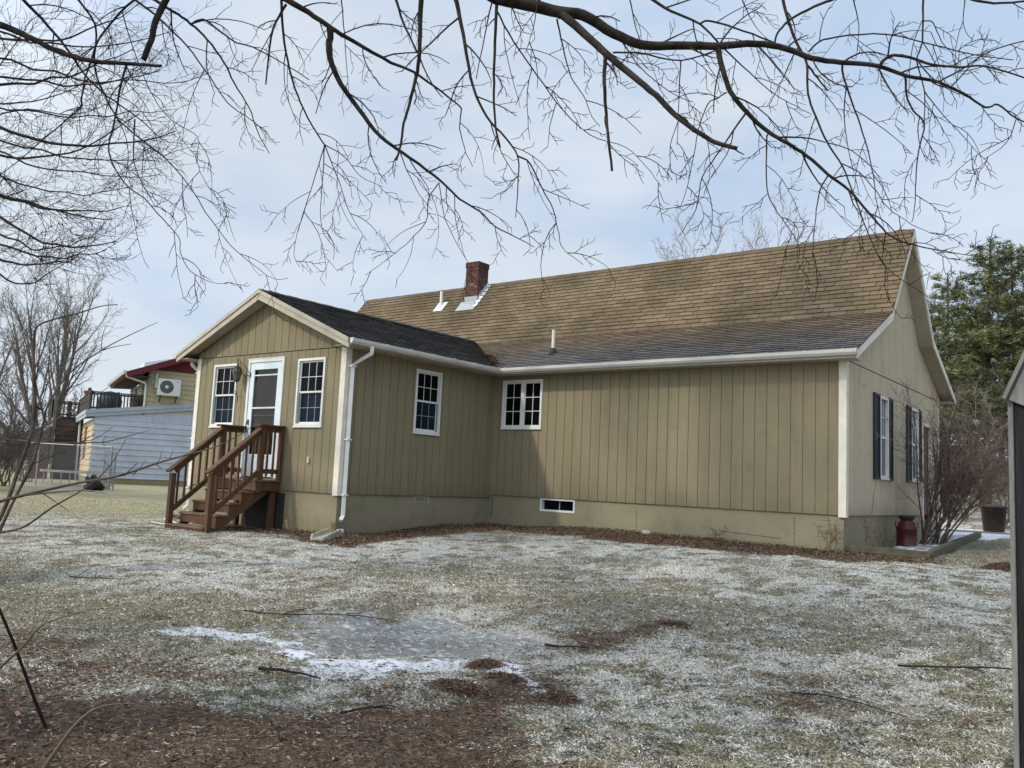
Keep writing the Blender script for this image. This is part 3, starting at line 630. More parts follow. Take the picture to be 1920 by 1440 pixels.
# main roof: profile points (y, z)
X0, X1 = -7.70, 7.42
prof = [(3.73, 2.535), (5.80, 3.50), (RY, RZ), (2*RY-5.80, 3.50), (2*RY-3.73, 2.535)]
b = MB(); T = .11
low = [(3.73, 2.535-.085), (5.80+.06, 3.50-.13), (RY, RZ-.20), (2*RY-5.86, 3.37), (2*RY-3.73, 2.45)]
poly = [(X0+.02, y, z) for y, z in prof] + [(X0+.02, y, z) for y, z in reversed(low)]
b.prism([(x, y, z-.002) for x, y, z in poly], (X1-X0-.04, 0, 0)); mr = b.build('main_roof', M['soffit'], house)
def pv(i, j): 
    a = Vector((0, prof[i][0], prof[i][1])); c = Vector((0, prof[j][0], prof[j][1])); return a, c, (c-a)
for (i, j, nm, sd_) in ((0, 1, 'low', 3), (1, 2, 'up', 4), (4, 3, 'low', 5), (3, 2, 'up', 6)):
    a, c, d = pv(i, j); nrm = Vector((1, 0, 0)).cross(d); nrm = nrm if nrm.z > 0 else -nrm
    keep = None
    if i == 0: keep = lambda e_, s_, a=a, d=d: not (WX-.6 < X0+e_ < .55 and mz(a.y+d.normalized().y*s_) < wz(X0+e_)-.12)
    shingles('shingle_course', (X0, a.y, a.z), (1, 0, 0), d, nrm, X1-X0, d.length, .128 if nm == 'up' else .118, .305, M['shingle_brown'] if nm == 'up' else M['shingle_grey'], keep, sd_, mr)
shc = [o for o in bpy.data.objects if o.parent == mr]
b = MB()
k = 0; x = X0
rg = random.Random(5)
while x < X1-.05:
    for sg in (-1, 1):
        dd = Vector((0, sg*1.6, -1.9)).normalized(); nn = Vector((0, sg*1.9, 1.6)).normalized(); p = Vector((0, RY, RZ))
        h = .018+.004*(k % 2); A_ = [Vector((x, 0, 0))+p+nn*h, Vector((min(x+.24, X1), 0, 0))+p+nn*h, Vector((min(x+.24, X1), 0, 0))+p+dd*.14+nn*h, Vector((x, 0, 0))+p+dd*.14+nn*h]
        b.prism(A_, nn*-.012)
    x += .22; k += 1
rc = b.build('ridge_cap', M['shingle_brown'], mr)
# rake boards: white edge following the bent profile on both ends
for xe, sg in ((X1, 1), (X0, -1)):
    b = MB(); hts = [.10, .10, .10, .10, .10]
    for i in range(4):
        (y0, q0), (y1, q1) = prof[i], prof[i+1]
        b.prism([(xe, y0, q0-.005), (xe, y1, q1-.005), (xe, y1, q1-.15 if 0 < i+1 < 4 else q1-.13), (xe, y0, q0-.15 if 0 < i < 4 else q0-.13)], (-sg*.02, 0, 0))
    b.build('rake_board', M['whitetrim'], mr)
# eave fascia main
b = MB(); b.box(.36, 3.735, 2.41, X1-.025, 3.755, 2.525); b.box(.1, 3.76, 2.42, X1-.03, MY-.005, 2.432); b.box(MX, MY-.30, 2.40, X1-.025, MY-.32+.25, 2.418)
b.box(X0+.03, 2*RY-3.755, 2.41, X1-.025, 2*RY-3.735, 2.525); b.box(X0+.03, BY+.005, 2.42, X1-.03, 2*RY-3.76, 2.432); b.build('eave_fascia', M['cream'], mr)
# wing roof
YF = -.29; xe0, xe1 = WXR-2.58, WXR+2.58
b = MB(); poly = [(xe0, wz(xe0)), (WXR, WR), (xe1, wz(xe1)), (xe1, wz(xe1)-.08), (WXR, WR-.14), (xe0, wz(xe0)-.08)]
b.prism([(x, YF+.02, z-.002) for x, z in poly], (0, 4.0, 0))
b.prism([(x, YF+4.03, z-.002) for x, z in ((-3.6, wz(-3.6)), (WXR, WR), (-.84, wz(-.84)), (-.84, wz(-.84)-.1), (-3.6, wz(-3.6)-.1))], (0, 1.9, 0))
wr = b.build('wing_roof', M['soffit'], house)
def keepw(e_, s_):
    x = s_*math.cos(math.atan(WS)); z = wz(xe1)+x*WS; return mz(YF+e_) < z+.06
sl_ = 2.58*math.sqrt(1+WS*WS)
shingles('shingle_course', (xe1, YF, wz(xe1)), (0, 1, 0), (-1, 0, WS), (WS, 0, 1), 6.6, sl_, .128, .305, M['shingle_black'], keepw, 8, wr)
shingles('shingle_course', (xe0, YF, wz(xe0)), (0, 1, 0), (1, 0, WS), (-WS, 0, 1), 6.6, sl_, .128, .305, M['shingle_black'], keepw, 9, wr)
b = MB(); y = YF-.01; k = 0
while y < 6.0:
    for sg in (-1, 1):
        dd = Vector((sg, 0, -WS)).normalized(); nn = Vector((sg*WS, 0, 1)).normalized(); p = Vector((WXR, y, WR)); h = .022+.005*(k % 2)
        b.prism([p+nn*h, p+nn*h+Vector((0, .24, 0)), p+nn*h+Vector((0, .24, 0))+dd*.15, p+nn*h+dd*.15], nn*-.014)
    y += .22; k += 1
b.build('ridge_cap', M['shingle_black'], wr)
# stepped rake fascia of the wing
b = MB()
for sg in (-1, 1):
    xe = WXR+sg*2.58; ze = wz(xe)
    for (o1, o2, t0, t1) in ((-.008, .065, -.02, .022), (.065, .185, -.02, .0)):
        b.prism([(WXR, YF-t1, WR-o1), (xe, YF-t1, ze-o1), (xe, YF-t1, ze-min(o2, .16)), (WXR, YF-t1, WR-o2)], (0, t1-t0, 0))
b.build('rake_board', M['cream'], wr)
b = MB()
for sg in (-1, 1):
    xe = WXR+sg*2.58; ze = wz(xe); b.prism([(WXR, YF+.021, WR-.145), (xe, YF+.021, ze-.085), (xe, YF+.021, ze-.097), (WXR, YF+.021, WR-.157)], (0, -YF-.035, 0))
    xa, xb = sorted((WXR+sg*2.20, WXR+sg*2.57)); b.box(xa, YF+.03, wz(xe)-.105, xb, 3.9, wz(xe)-.092)
b.box(xe1, YF+.02, 2.41, xe1+.02, 3.735, wz(xe1)-.006); b.box(xe0-.02, YF+.02, 2.41, xe0, 3.9, wz(xe0)-.006)
b.build('soffit', M['soffit'], wr)
# needles caught in the valley
vs = []; rg = random.Random(3)
for _ in range(1500):
    s_ = rg.random(); x = .33-1.05*s_; z = wz(x); 
    y = 3.73+(z-2.535)/.466 if z < 3.5 else 5.8
    sc2 = .03+.11*(1-s_) if s_ < .25 else .035+.09*math.exp(-((s_-.62)/.22)**2)
    px_ = x+rg.gauss(.02, sc2); py_ = y+rg.gauss(-.02, sc2*1.3); zz = max(wz(px_) if px_ < .36 else -9, mz(py_))+rg.uniform(.012, .05)
    an = rg.uniform(0, 6.28); L_ = rg.uniform(.03, .07); d = Vector((math.cos(an), math.sin(an), rg.uniform(-.3, .4)))*L_; sd2 = Vector((-math.sin(an), math.cos(an), 0))*.006
    p = Vector((px_, py_, zz)); vs += [p-sd2, p+sd2, p+d]
o = qmesh('valley_debris', np.array([tuple(p) for p in vs]), 3, simple('fallen_needles', (.19, .075, .04), .9, .5, 40), house)
o['kind'] = 'stuff'
# gutters
def gutter(path_a, path_b, outv, name='gutter'):
    a = Vector(path_a); c = Vector(path_b); o_ = Vector(outv); Z = Vector((0, 0, 1)); b = MB()
    pr = [(0, .0), (.0, -.085), (.05, -.095), (.085, -.055), (.095, -.004), (.086, -.004), (.076, -.05), (.046, -.085), (.008, -.078), (.008, 0)]
    b.prism([a+o_*x+Z*z for x, z in pr], c-a)
    n = int((c-a).length/.62); d = (c-a).normalized()
    for k in range(n+1):
        p = a+(c-a)*((k+.35)/(n+.7)); b.prism([p+o_*x+Z*z for x, z in ((-.0, -.0), (-.0, -.09), (.05, -.101), (.09, -.057), (.101, .003), (.09, .003))], d*.022)
    for p in (a, c-d*.012): b.prism([p+o_*x+Z*z for x, z in ((.0, .002), (0, -.09), (.05, -.1), (.09, -.058), (.1, .002))], d*.012)
    return b.build(name, M['gutter'], house)
gutter((xe1+.021, YF+.0, 2.525), (xe1+.021, 3.64, 2.53), (1, 0, 0)); gutter((xe1+.02, 3.734, 2.53), (X1+.0, 3.734, 2.545), (0, -1, 0))
gutter((xe0-.021, YF, 2.525), (xe0-.021, 3.9, 2.53), (-1, 0, 0))
def spout(pts, name='downspout', wd=.075, dp=.06):
    b = MB(); pts = [Vector(p) for p in pts]
    b.tube(pts, wd*.62, 4)
    for z in (pts[-3].z-.02, (pts[-3].z+pts[-2].z)/2, pts[-2].z+.35):
        p = pts[-3].lerp(pts[-2], (pts[-3].z-z)/(pts[-3].z-pts[-2].z)); b.box(p.x-.052, p.y-.052, z-.012, p.x+.052, p.y+.052, z+.012)
    return b.build(name, M['white'], house)
spout([(xe1+.07, .18, 2.44), (xe1+.07, .18, 2.33), (.072, .09, 2.13), (.072, .09, -.44), (.10, .02, -.52)])
spout([(xe0-.07, .12, 2.44), (xe0-.07, .12, 2.36), (WX-.07, .06, 2.18), (WX-.07, .06, -.50), (WX-.1, -.02, -.58)])
# chimney
chx0, chx1, chy0, chy1 = -3.47, -3.05, 6.95, 7.36
b = MB(); b.box(chx0, chy0, 4.4, chx1, chy1, 5.80); b.box(chx0-.015, chy0-.015, 5.80, chx1+.015, chy1+.015, 5.94); b.box(chx0+.09, chy0+.09, 5.94, chx1-.09, chy1-.09, 5.96)
ch = b.build('chimney', M['brick'], house)
b = MB()
kk = (RZ-3.50)/(RY-5.80); un = Vector((0, -kk, 1)).normalized(); us = Vector((0, 1, kk)).normalized()
def rp(x, y, h=.02): return Vector((x, y, mz(y)))+un*h
b.prism([rp(chx0-.10, 6.72), rp(chx1+.10, 6.72), rp(chx1+.10, 6.955), rp(chx0-.10, 6.955)], un*.004)
b.box(chx0-.006, chy0-.006, 4.80, chx1+.006, chy0-.001, 5.02)
b.build('flashing', M['lead'], ch)
b = MB(); y = 6.80
while y < 7.30:
    b.prism([rp(chx1+.001, y, .024), rp(chx1+.13, y, .024), rp(chx1+.13, y+.075, .024), rp(chx1+.001, y+.075, .024)], un*.003)
    b.prism([Vector((chx1+.002, y, mz(y)+.02)), Vector((chx1+.002, y+.075, mz(y+.075)+.02)), Vector((chx1+.002, y+.075, mz(y+.075)+.11)), Vector((chx1+.002, y, mz(y)+.11))], (.004, 0, 0)); y += .1
b.build('step_flashing', M['flash_white'], ch)
b = MB(); b.prism([rp(-4.42, 6.78), rp(-4.10, 6.78), rp(-4.10, 7.02), rp(-4.42, 7.02)], un*.004); fl = b.build('vent_flashing', M['flash_white'], house)
b = MB(); z0 = mz(6.93); b.tube([(-4.28, 6.93, z0), (-4.28, 6.93, z0+.40)], .042, 12); b.build('vent_pipe', M['white'], fl)
b = MB(); b.lathe((1.12, 4.55, mz(4.55)-.02), [(.10, .0), (.095, .04), (.05, .13), (.045, .14)], 12); fl = b.build('vent_boot', M['rubber'], house)
b = MB(); b.tube([(1.12, 4.55, mz(4.55)), (1.12, 4.55, mz(4.55)+.50)], .036, 12); b.build('vent_pipe', M['whitetrim'], fl)

# ------------------------------------------------------------------ porch steps
steps = thing('porch_steps', (-2.13, -.8, -.83), 'red-brown stained wooden steps with railings rising to the white entry door', 'steps')
sx0, sx1 = -2.72, -1.55; LZ = .09; WS_ = M['wood_stain']
def pc(name, f, mat=WS_, par=steps, bev=.004):
    b = MB(); f(b); return b.build(name, mat, par, bevel=bev)
pc('landing', lambda b: [b.box(sx0-.05, -.03-.13*(k+1)+.006, LZ-.03, sx1+.05, -.03-.13*k, LZ) for k in range(4)], M['wood_tread'])
pc('landing_frame', lambda b: (b.box(sx0-.02, -.53, LZ-.19, sx1+.02, -.495, LZ-.032), b.box(sx0-.02, -.494, LZ-.19, sx0+.018, -.03, LZ-.032), b.box(sx1-.018, -.494, LZ-.19, sx1+.02, -.03, LZ-.032)))
tz = [LZ-.205*(k+1) for k in range(4)]; ty = [-.54-.235*(k+1)+.02 for k in range(4)]
for z, y in zip(tz, ty):
    t_ = pc('tread', lambda b: (b.box(sx0+.03, y-.02, z-.032, sx1-.03, y+.108, z), b.box(sx0+.03, y+.114, z-.032, sx1-.03, y+.245, z)), M['wood_tread'])
    pc('riser', lambda b: b.box(sx0+.045, y+.002, z-.17, sx1-.045, y+.026, z-.033))
for x0 in (sx0+.052, sx1-.09):
    def f(b, x0=x0):
        pts = [(x0, -.50, LZ-.20), (x0, -.50, LZ-.034)]; y = -.52
        pts = [(x0, -.31, LZ-.19), (x0, -.494, LZ-.192)]
        prof_ = [(-.494, LZ-.205+.0)]
        top = []
        for z, yy in zip(tz, ty): top += [(yy+.22, z-.034), (yy+.03, z-.034)]
        lowp = [(ty[-1]+.03, -.85), (ty[-1]+.22, -.85), (-.20, -.13), (-.30, LZ-.195)]
        pl = [(-.494, LZ-.195)]+top+lowp
        b.prism([(x0, a, c) for a, c in pl], (.038, 0, 0))
    pc('stringer', f, bev=0)
pyb = -1.40; HR = .115
for x in (sx0, sx1):
    pc('post', lambda b: b.box(x-.045, -.50, -.13, x+.045, -.41, 1.03))
    pc('post', lambda b: b.box(x-.045, pyb-.045, -.90, x+.045, pyb+.045, .14))
    pc('post', lambda b: b.box(x-.045, -.075, LZ, x+.045, -.025, 1.02)) if x == sx1 else None
    sl = (1.03-.17)/(-.50+1.48)
    pc('handrail', lambda b: b.beam((x, -1.50, .165), (x, -.495, 1.0), .135, .036))
    pc('rail', lambda b: b.beam((x+(.0), -1.36, .235-.06), (x, -.50, .93-.0), .036, .085))
    pc('landing_cap', lambda b: b.box(x-.085, -.56, 1.032, x+.085, -.02, 1.068))
    pc('landing_rail', lambda b: b.box(x-.018, -.41, .94, x+.018, -.03, 1.028))
    pc('landing_rail', lambda b: b.box(x-.018, -.41, .20, x+.018, -.03, .285))
    pc('rail', lambda b: b.beam((x, -1.37, -.50), (x, -.50, .22), .036, .085))
    for k in range(6):
        y = -1.28+k*.135; zt = .165+(y+1.50)*(.835/1.005)-.03; zb_ = -.50+(y+1.37)*(.72/.87)
        pc('baluster', lambda b: b.box(x-.045-.0+.008, y-.017, zb_-.03, x-.011, y+.017, zt), bev=0)
    for k in range(2):
        y = -.30+k*.13; pc('baluster', lambda b: b.box(x-.045+.008, y-.017, .15, x-.011, y+.017, 1.0), bev=0)
pc('support_post', lambda b: b.box(sx1-.12, -.14, -.85, sx1-.03, -.05, -.10)); pc('support_post', lambda b: b.box(sx0+.03, -.14, -.85, sx0+.12, -.05, -.10))

# ------------------------------------------------------------------ small things round the house
def solo(b, name, mat, label, cat, group=None, smooth=False, bevel=0, origin=None, kind=None):
    if origin is None: 
        a = np.array(b.v); origin = (float(a[:, 0].mean()), float(a[:, 1].mean()), float(a[:, 2].min()))
    return setp(b.build(name, mat, None, smooth, origin, bevel), label, cat, group, kind)
# splash block: a trough lying askew
sb = thing('splash_block', (.45, -.55, -.77), 'pale concrete splash trough lying askew below the corner downspout', 'splash block')
p, q = Vector((.92, -1.15, gzf(.92, -1.15)+.01)), Vector((.22, .0, gzf(.22, 0)+.06)); d = (q-p); sd2 = Vector((-d.y, d.x, 0)).normalized()
b = MB()
def tr_(c, w_, h): return [c-sd2*w_, c-sd2*w_+Vector((0, 0, h)), c-sd2*(w_-.03)+Vector((0, 0, h)), c-sd2*(w_-.045)+Vector((0, 0, .035)), c+sd2*(w_-.045)+Vector((0, 0, .035)), c+sd2*(w_-.03)+Vector((0, 0, h)), c+sd2*w_+Vector((0, 0, h)), c+sd2*w_]
A1, A2, A3 = tr_(p, .10, .05), tr_(p+d*.12, .145, .085), tr_(p+d*.62, .12, .10)
vs = A1+A2+A3; fs = [tuple(range(7, -1, -1)), tuple(16+k for k in range(8))]
for r_ in range(2):
    for k in range(8): fs.append((r_*8+k, r_*8+(k+1) % 8, r_*8+8+(k+1) % 8, r_*8+8+k))
b.add(vs, fs); b.build('trough', M['splash'], sb, bevel=.006)
b = MB(); b.tube([p+d*.60+Vector((.06, 0, .05)), p+d*.72+Vector((.10, .02, .05))], .042, 10, False); b.tube([p+d*.60+Vector((.06, 0, .05)), p+d*.72+Vector((.10, .02, .05))], .036, 10, False); b.build('pipe_stub', M['white'], sb)
b = MB(); pts = [Vector((-3.9, -.55, 0)), Vector((-3.7, -.9, 0)), Vector((-3.3, -.95, 0)), Vector((-2.95, -1.1, 0)), Vector((-2.9, -1.25, 0)), Vector((-3.2, -1.35, 0)), Vector((-3.45, -1.3, 0))]
b.tube([Vector((p.x, p.y, gzf(p.x, p.y)+.02+.015*(k % 2))) for k, p in enumerate(pts)], .011, 6); solo(b, 'garden_hose', M['white'], 'thin white hose curled on the lawn left of the steps', 'hose')
# milk can
cx, cyy = 7.50, 6.35; cz = gzf(cx, cyy)+.04
can = thing('milk_can', (cx, cyy, cz), 'dark red painted metal milk can with black lid against the end wall', 'milk can')
b = MB(); b.lathe((cx, cyy, cz), [(.165, 0), (.172, .01), (.172, .05), (.165, .055), (.165, .30), (.170, .305), (.170, .33), (.160, .345), (.125, .42), (.100, .45), (.097, .475)], 28); b.build('can_body', M['red_can'], can, True)
b = MB(); b.lathe((cx, cyy, cz), [(.10, .475), (.125, .50), (.132, .53), (.132, .545), (.05, .547)], 28); b.build('can_lid', M['rubber'], can, True)
for a_ in (.6, 3.74):
    b = MB(); e_ = Vector((math.cos(a_), math.sin(a_), 0)); c = Vector((cx, cyy, cz)); b.tube([c+e_*.13+Vector((0, 0, .41)), c+e_*.19+Vector((0, 0, .43)), c+e_*.19+Vector((0, 0, .36)), c+e_*.162+Vector((0, 0, .33))], .009, 6); b.build('handle', M['red_can'], can)
# planting bed with timber edging
bed = thing('garden_bed', (7.6, 4.6, -.6), 'low garden bed edged with weathered timber at the house corner', 'garden bed')
def tim(p, q, h=.13, w_=.10, z=None):
    b = MB(); zp = gzf(*p)+h/2-.015; zq = gzf(*q)+h/2-.015; b.beam((p[0], p[1], zp), (q[0], q[1], zq), w_, h); b.build('timber_edge', M['timber'], bed, bevel=.008)
tim((7.18, 4.14), (8.24, 4.60)); tim((8.22, 4.66), (8.05, 8.0)); tim((8.05, 8.05), (7.85, 11.0))
b = MB()
for i in range(1):
    P_ = [(7.52, 4.75), (8.14, 4.95), (8.02, 7.9), (7.82, 10.9), (7.2, 10.9), (7.3, 7.5)]
    b.prism([(x, y, gzf(x, y)+.045) for x, y in P_], (0, 0, -.05))
b.build('icy_slab', M['icy'], bed)
# wooden platform and trash can behind
pf = thing('wooden_platform', (7.2, 14.9, -.5), 'dark timber platform behind the house with a dusting of snow', 'platform')
A_, B_ = Vector((6.35, 14.4, -.50)), Vector((8.05, 14.45, -.50))
b = MB(); b.box(6.2, 14.3, -.66, 8.02, 14.40, -.42); b.box(7.93, 14.405, -.66, 8.02, 15.9, -.42); b.box(6.2, 14.405, -.66, 6.3, 15.9, -.42); b.build('frame_board', M['timber_dark'], pf, bevel=.006)
b = MB(); 
for k in range(10): b.box(6.31, 14.41+k*.148, -.46, 7.92, 14.41+k*.148+.138, -.425)
b.build('deck_board', M['icy'], pf)
tx, ty_ = 7.55, 14.85; tzz = -.424
tc_ = thing('trash_can', (tx, ty_, tzz), 'dark brown plastic trash can with lid standing on the low platform', 'trash can')
b = MB(); b.lathe((tx, ty_, tzz), [(.23, 0), (.235, .01), (.29, .58), (.305, .585), (.305, .61), (.29, .615)], 28); b.build('bin_body', M['trash'], tc_, True)
b = MB(); b.lathe((tx, ty_, tzz), [(.31, .60), (.325, .605), (.325, .635), (.28, .66), (.15, .685), (.02, .69)], 28); ld = b.build('bin_lid', M['trash'], tc_, True)
b = MB(); b.tube([Vector((tx-.11, ty_, tzz+.68)), Vector((tx-.10, ty_, tzz+.73)), Vector((tx+.10, ty_, tzz+.73)), Vector((tx+.11, ty_, tzz+.68))], .014, 6); b.build('lid_handle', M['trash'], ld)

# ------------------------------------------------------------------ weathered shed at the right edge
shp = at(1889, 735, 3.0); zg_ = gzf(shp.x, shp.y)
sh = thing('weathered_shed', (shp.x, shp.y, zg_), 'weathered dark plank shed with silver-grey trim cut by the right edge', 'shed')
er = Vector((.97, -.25, 0)).normalized(); en = Vector((er.y, -er.x, 0)); Z = Vector((0, 0, 1)); S0 = Vector((shp.x, shp.y, 0)); ztop = shp.z
def sbx(b, a0, a1, z0, z1, t0, t1): b.fbox(S0, er, en, a0, a1, z0, z1, t0, t1)
b = MB(); sbx(b, .004, .021, zg_-.1, ztop+.02, -.02, .012); sbx(b, .004, .0205, zg_-.1, ztop+.02, -.10, -.0205); b.build('corner_trim', M['timber_grey'], sh, bevel=.002)
b = MB()
for k in range(12): sbx(b, .026+k*.135, .026+k*.135+.128, zg_-.1, ztop-.05+min(.135*(k+.2)*1.75, .78), -.03+.006*(k % 2), -.002-.005*(k % 2))
b.build('plank_wall', M['board_black'], sh, bevel=.002)
b = MB(); b.beam(S0+er*.05+Z*(zg_-.1)+en*.006, S0+er*.05+Z*(ztop+.0)+en*.006, .045, .012, en); b.build('batten', M['board_black'], sh)
b = MB()
R0, R1, R2 = S0+er*.012+Z*(ztop-.03), S0+er*.24+Z*(ztop+.46), S0+er*.85+Z*(ztop+.80); th = Vector((0, 0, 0))
for A1, A2 in ((R0, R1), (R1, R2)):
    d = (A2-A1).normalized(); u = d.cross(en); u = u if u.dot(er) > 0 else -u
    b.prism([A1+en*.03, A2+en*.03, A2+u*.072+en*.03, A1+u*.072+en*.03], -en*.022)
b.build('rake_board', M['timber_grey'], sh, bevel=.002)
b = MB()
for A1, A2 in ((R0, R1), (R1, R2)):
    d = (A2-A1).normalized(); u = d.cross(en); u = u if u.dot(er) > 0 else -u; b.prism([A1+en*.045-u*.014, A2+en*.045-u*.014, A2+en*.045-u*.001, A1+en*.045-u*.001], -en*1.6)
b.build('roof_sheet', M['roof_far'], sh)
b = MB(); b.prism([S0+er*.0+Z*(zg_-.1)-en*.105, S0+er*.022+Z*(zg_-.1)-en*.105, S0+er*.022+Z*(ztop)-en*.105, S0+Z*ztop-en*.105], -en*1.4); b.build('wall', M['board_black'], sh)

# ------------------------------------------------------------------ neighbour's house
NO = Vector((-20.7, 6.13, 0)); NV = Vector((-.922, .387, 0)); NU = Vector((.387, .922, 0))
def nq(u, v, z): return NO+NU*u+NV*v+Vector((0, 0, z))
nb = thing('neighbour_house', (-20.7, 6.13, -.5), 'pale yellow and blue-grey clapboard house with dark red gable next door', 'house')
def laps(mb, side, k, a0, a1, z0, zt, pitch=.215, holes=(), sgn=1, th=.016):
    "horizontal clapboards; side 'u': wall along u at v=k facing -v; 'v': wall along v at u=k facing -u"
    ztf = zt if callable(zt) else (lambda a: zt)
    z = z0
    D, Nn, O_ = (NU, -NV, NO+NV*k) if side == 'u' else (NV, -NU, NO+NU*k)
    D = D.normalized(); Nn = Nn.normalized(); zmax = max(ztf(a0), ztf(a1))
    while z < zmax-.01:
        z2 = min(z+pitch, zmax)
        segs = [(a0, a1)]
        for h in holes:
            if h[2] < z2-.02 and h[3] > z+.02: segs = [x for s in segs for x in ((s[0], min(s[1], h[0])), (max(s[0], h[1]), s[1])) if x[1]-x[0] > .02]
        for s0, s1 in segs:
            if ztf(s0) < z+.03 and ztf(s1) < z+.03: continue
            if ztf(s0) < z+.05: s0 = s0+(s1-s0)*((z+.05-ztf(s0))/max(1e-3, ztf(s1)-ztf(s0)))
            pa, pb = O_+D*s0, O_+D*s1; za, zb_ = min(z2, ztf(s0)), min(z2, ztf(s1)); zv = lambda q: Vector((0, 0, q))
            mb.add([pa+zv(z)+Nn*th*2, pb+zv(z)+Nn*th*2, pb+zv(zb_)+Nn*.002, pa+zv(za)+Nn*.002, pa+zv(z)-Nn*.05, pb+zv(z)-Nn*.05, pb+zv(zb_)-Nn*.05, pa+zv(za)-Nn*.05],
                   [(0,1,2,3),(7,6,5,4),(0,4,5,1),(1,5,6,2),(2,6,7,3),(3,7,4,0)])
        z = z2
def gl(u): return 1.88+.14*u
b = MB(); laps(b, 'u', 0, 0, 9, -.30, lambda u: 1.86, .22); b.build('blue_wall', M['blue_lap'], nb)
b = MB()
b.prism([nq(0, .002, 1.85), nq(9, .002, 1.85), nq(9, .002, gl(9)+.14), nq(0, .002, gl(0)+.14)], NV*.05)
for k in range(44): u_ = .02+k*.2; b.prism([nq(u_, 0, 1.862), nq(u_+.192, 0, 1.862), nq(u_+.192, 0, gl(u_+.192)+.12), nq(u_, 0, gl(u_)+.12)], -NV*.012)
b.build('plank_gable', M['blue_lap'], nb)
b = MB(); b.fbox(NO, NU.normalized(), -NV.normalized(), 0, 9, -.75, -.302, -.1, .0); b.fbox(NO, NV.normalized(), -NU.normalized(), .0, 6, -.75, -.302, -.1, -.0); b.build('foundation', M['concrete'], nb)
b = MB(); laps(b, 'v', 0, .06, 6, -.30, 1.9, .22, holes=((3.0, 4.5, .5, 1.7),)); b.build('tan_wall', M['tan_lap'], nb)
b = MB(); b.fbox(NO, NV.normalized(), -NU.normalized(), 3.0, 4.5, .5, 1.7, -.12, -.04); b.build('window_opening', M['deck_wood'], nb)
b = MB()
u0 = -.28
for (za, zb_, t0, t1) in ((-.02, .11, -.02, .02), (.11, .25, -.02, .045)):
    b.prism([nq(u0, -.06-t1, gl(u0)+za+.10), nq(9, -.06-t1, gl(9)+za+.10), nq(9, -.06-t1, gl(9)+zb_+.10), nq(u0, -.06-t1, gl(u0)+zb_+.10)], NV*(t1-t0))
    b.prism([nq(u0-t1, -.08, gl(u0)+za+.10), nq(u0-t1, 6.3, gl(u0)+za+.10), nq(u0-t1, 6.3, gl(u0)+zb_+.10), nq(u0-t1, -.08, gl(u0)+zb_+.10)], NU*(t1-t0))
b.build('fascia', M['blue_trim'], nb)
b = MB(); b.prism([nq(u0, -.05, gl(u0)+.33), nq(9, -.05, gl(9)+.33), nq(9, 6.3, gl(9)+.33), nq(u0, 6.3, gl(u0)+.33)], (0, 0, -.1)); b.build('deck_roof', M['roof_far'], nb)
U1 = 1.75
b = MB(); laps(b, 'u', 0, U1, 9, 2.3, lambda u: 3.9, .185); b.build('yellow_wall', M['yellow_lap'], nb)
b = MB(); laps(b, 'v', U1, 0, 6, 2.3, 3.85, .185, holes=((1.0, 1.9, 2.4, 3.6), (3.0, 4.4, 2.6, 3.5))); b.build('wall', M['yellow_lap'], nb)
b = MB(); b.fbox(NO+NU*U1, NV.normalized(), -NU.normalized(), .25, .85, 2.4, 3.6, .03, .05); b.build('teal_panel', M['teal'], nb)
for v0, v1, z0, z1 in ((1.0, 1.9, 2.4, 3.6), (3.0, 4.4, 2.6, 3.5)):
    b = MB(); frame_rect(b, NO+NU*U1, NV.normalized(), -NU.normalized(), v0, v1, z0, z1, .07, -.05, .03); wn = b.build('window', M['white'], nb)
    b = MB(); b.fbox(NO+NU*U1, NV.normalized(), -NU.normalized(), v0+.07, v1-.07, z0+.07, z1-.07, -.04, -.03); b.build('pane', M['glass'], wn)
UA, ZA = 5.2, 5.45; UE, ZE = .95, 3.72
b = MB(); b.prism([nq(U1-.0, -.045, 3.9), nq(9, -.045, 3.9), nq(UA+1.2, -.045, ZA-.65), nq(UA, -.045, ZA-.12), nq(U1, -.045, 3.98)], NV*.06); b.build('red_gable', M['red_paint'], nb)
b = MB()
for ua, za, ub, zb_ in ((UE, ZE, UA, ZA), (UA, ZA, 2*UA-UE, ZE)):
    b.prism([nq(ua, -.45, za), nq(ub, -.45, zb_), nq(ub, -.45, zb_-.10), nq(ua, -.45, za-.10)], NV*6.8)
b.build('roof', M['roof_far'], nb)
b = MB()
for ua, za, ub, zb_ in ((UE, ZE, UA, ZA), (UA, ZA, 2*UA-UE, ZE)):
    b.prism([nq(ua, -.47, za-.0), nq(ub, -.47, zb_-.0), nq(ub, -.47, zb_-.24), nq(ua, -.47, za-.24)], -NV*.03)
b.prism([nq(UE-.03, -.47, ZE), nq(UE-.03, 6.3, ZE), nq(UE-.03, 6.3, ZE-.17), nq(UE-.03, -.47, ZE-.17)], NU*.025); b.build('red_fascia', M['red_paint'], nb)
b = MB(); b.prism([nq(UE, -.44, ZE-.19), nq(UE, 6.3, ZE-.19), nq(U1, 6.3, ZE-.15), nq(U1, -.44, ZE-.15)], (0, 0, .02)); b.build('soffit', M['deck_wood'], nb)
b = MB(); b.prism([nq(UE-.16, -.45, ZE+.02), nq(UE-.05, -.45, ZE+.02), nq(UE-.05, -.45, ZE-.09), nq(UE-.13, -.45, ZE-.09)], NV*6.8); b.build('gutter', M['gutter'], nb)
b = MB(); b.tube([nq(UE-.05, -.35, ZE-.08), nq(UE-.02, -.33, ZE-.2), nq(U1-.12, -.12, ZE-.36), nq(U1-.10, -.07, ZE-.55), nq(U1-.10, -.07, 2.45)], .045, 4); b.build('downspout', M['white'], nb)
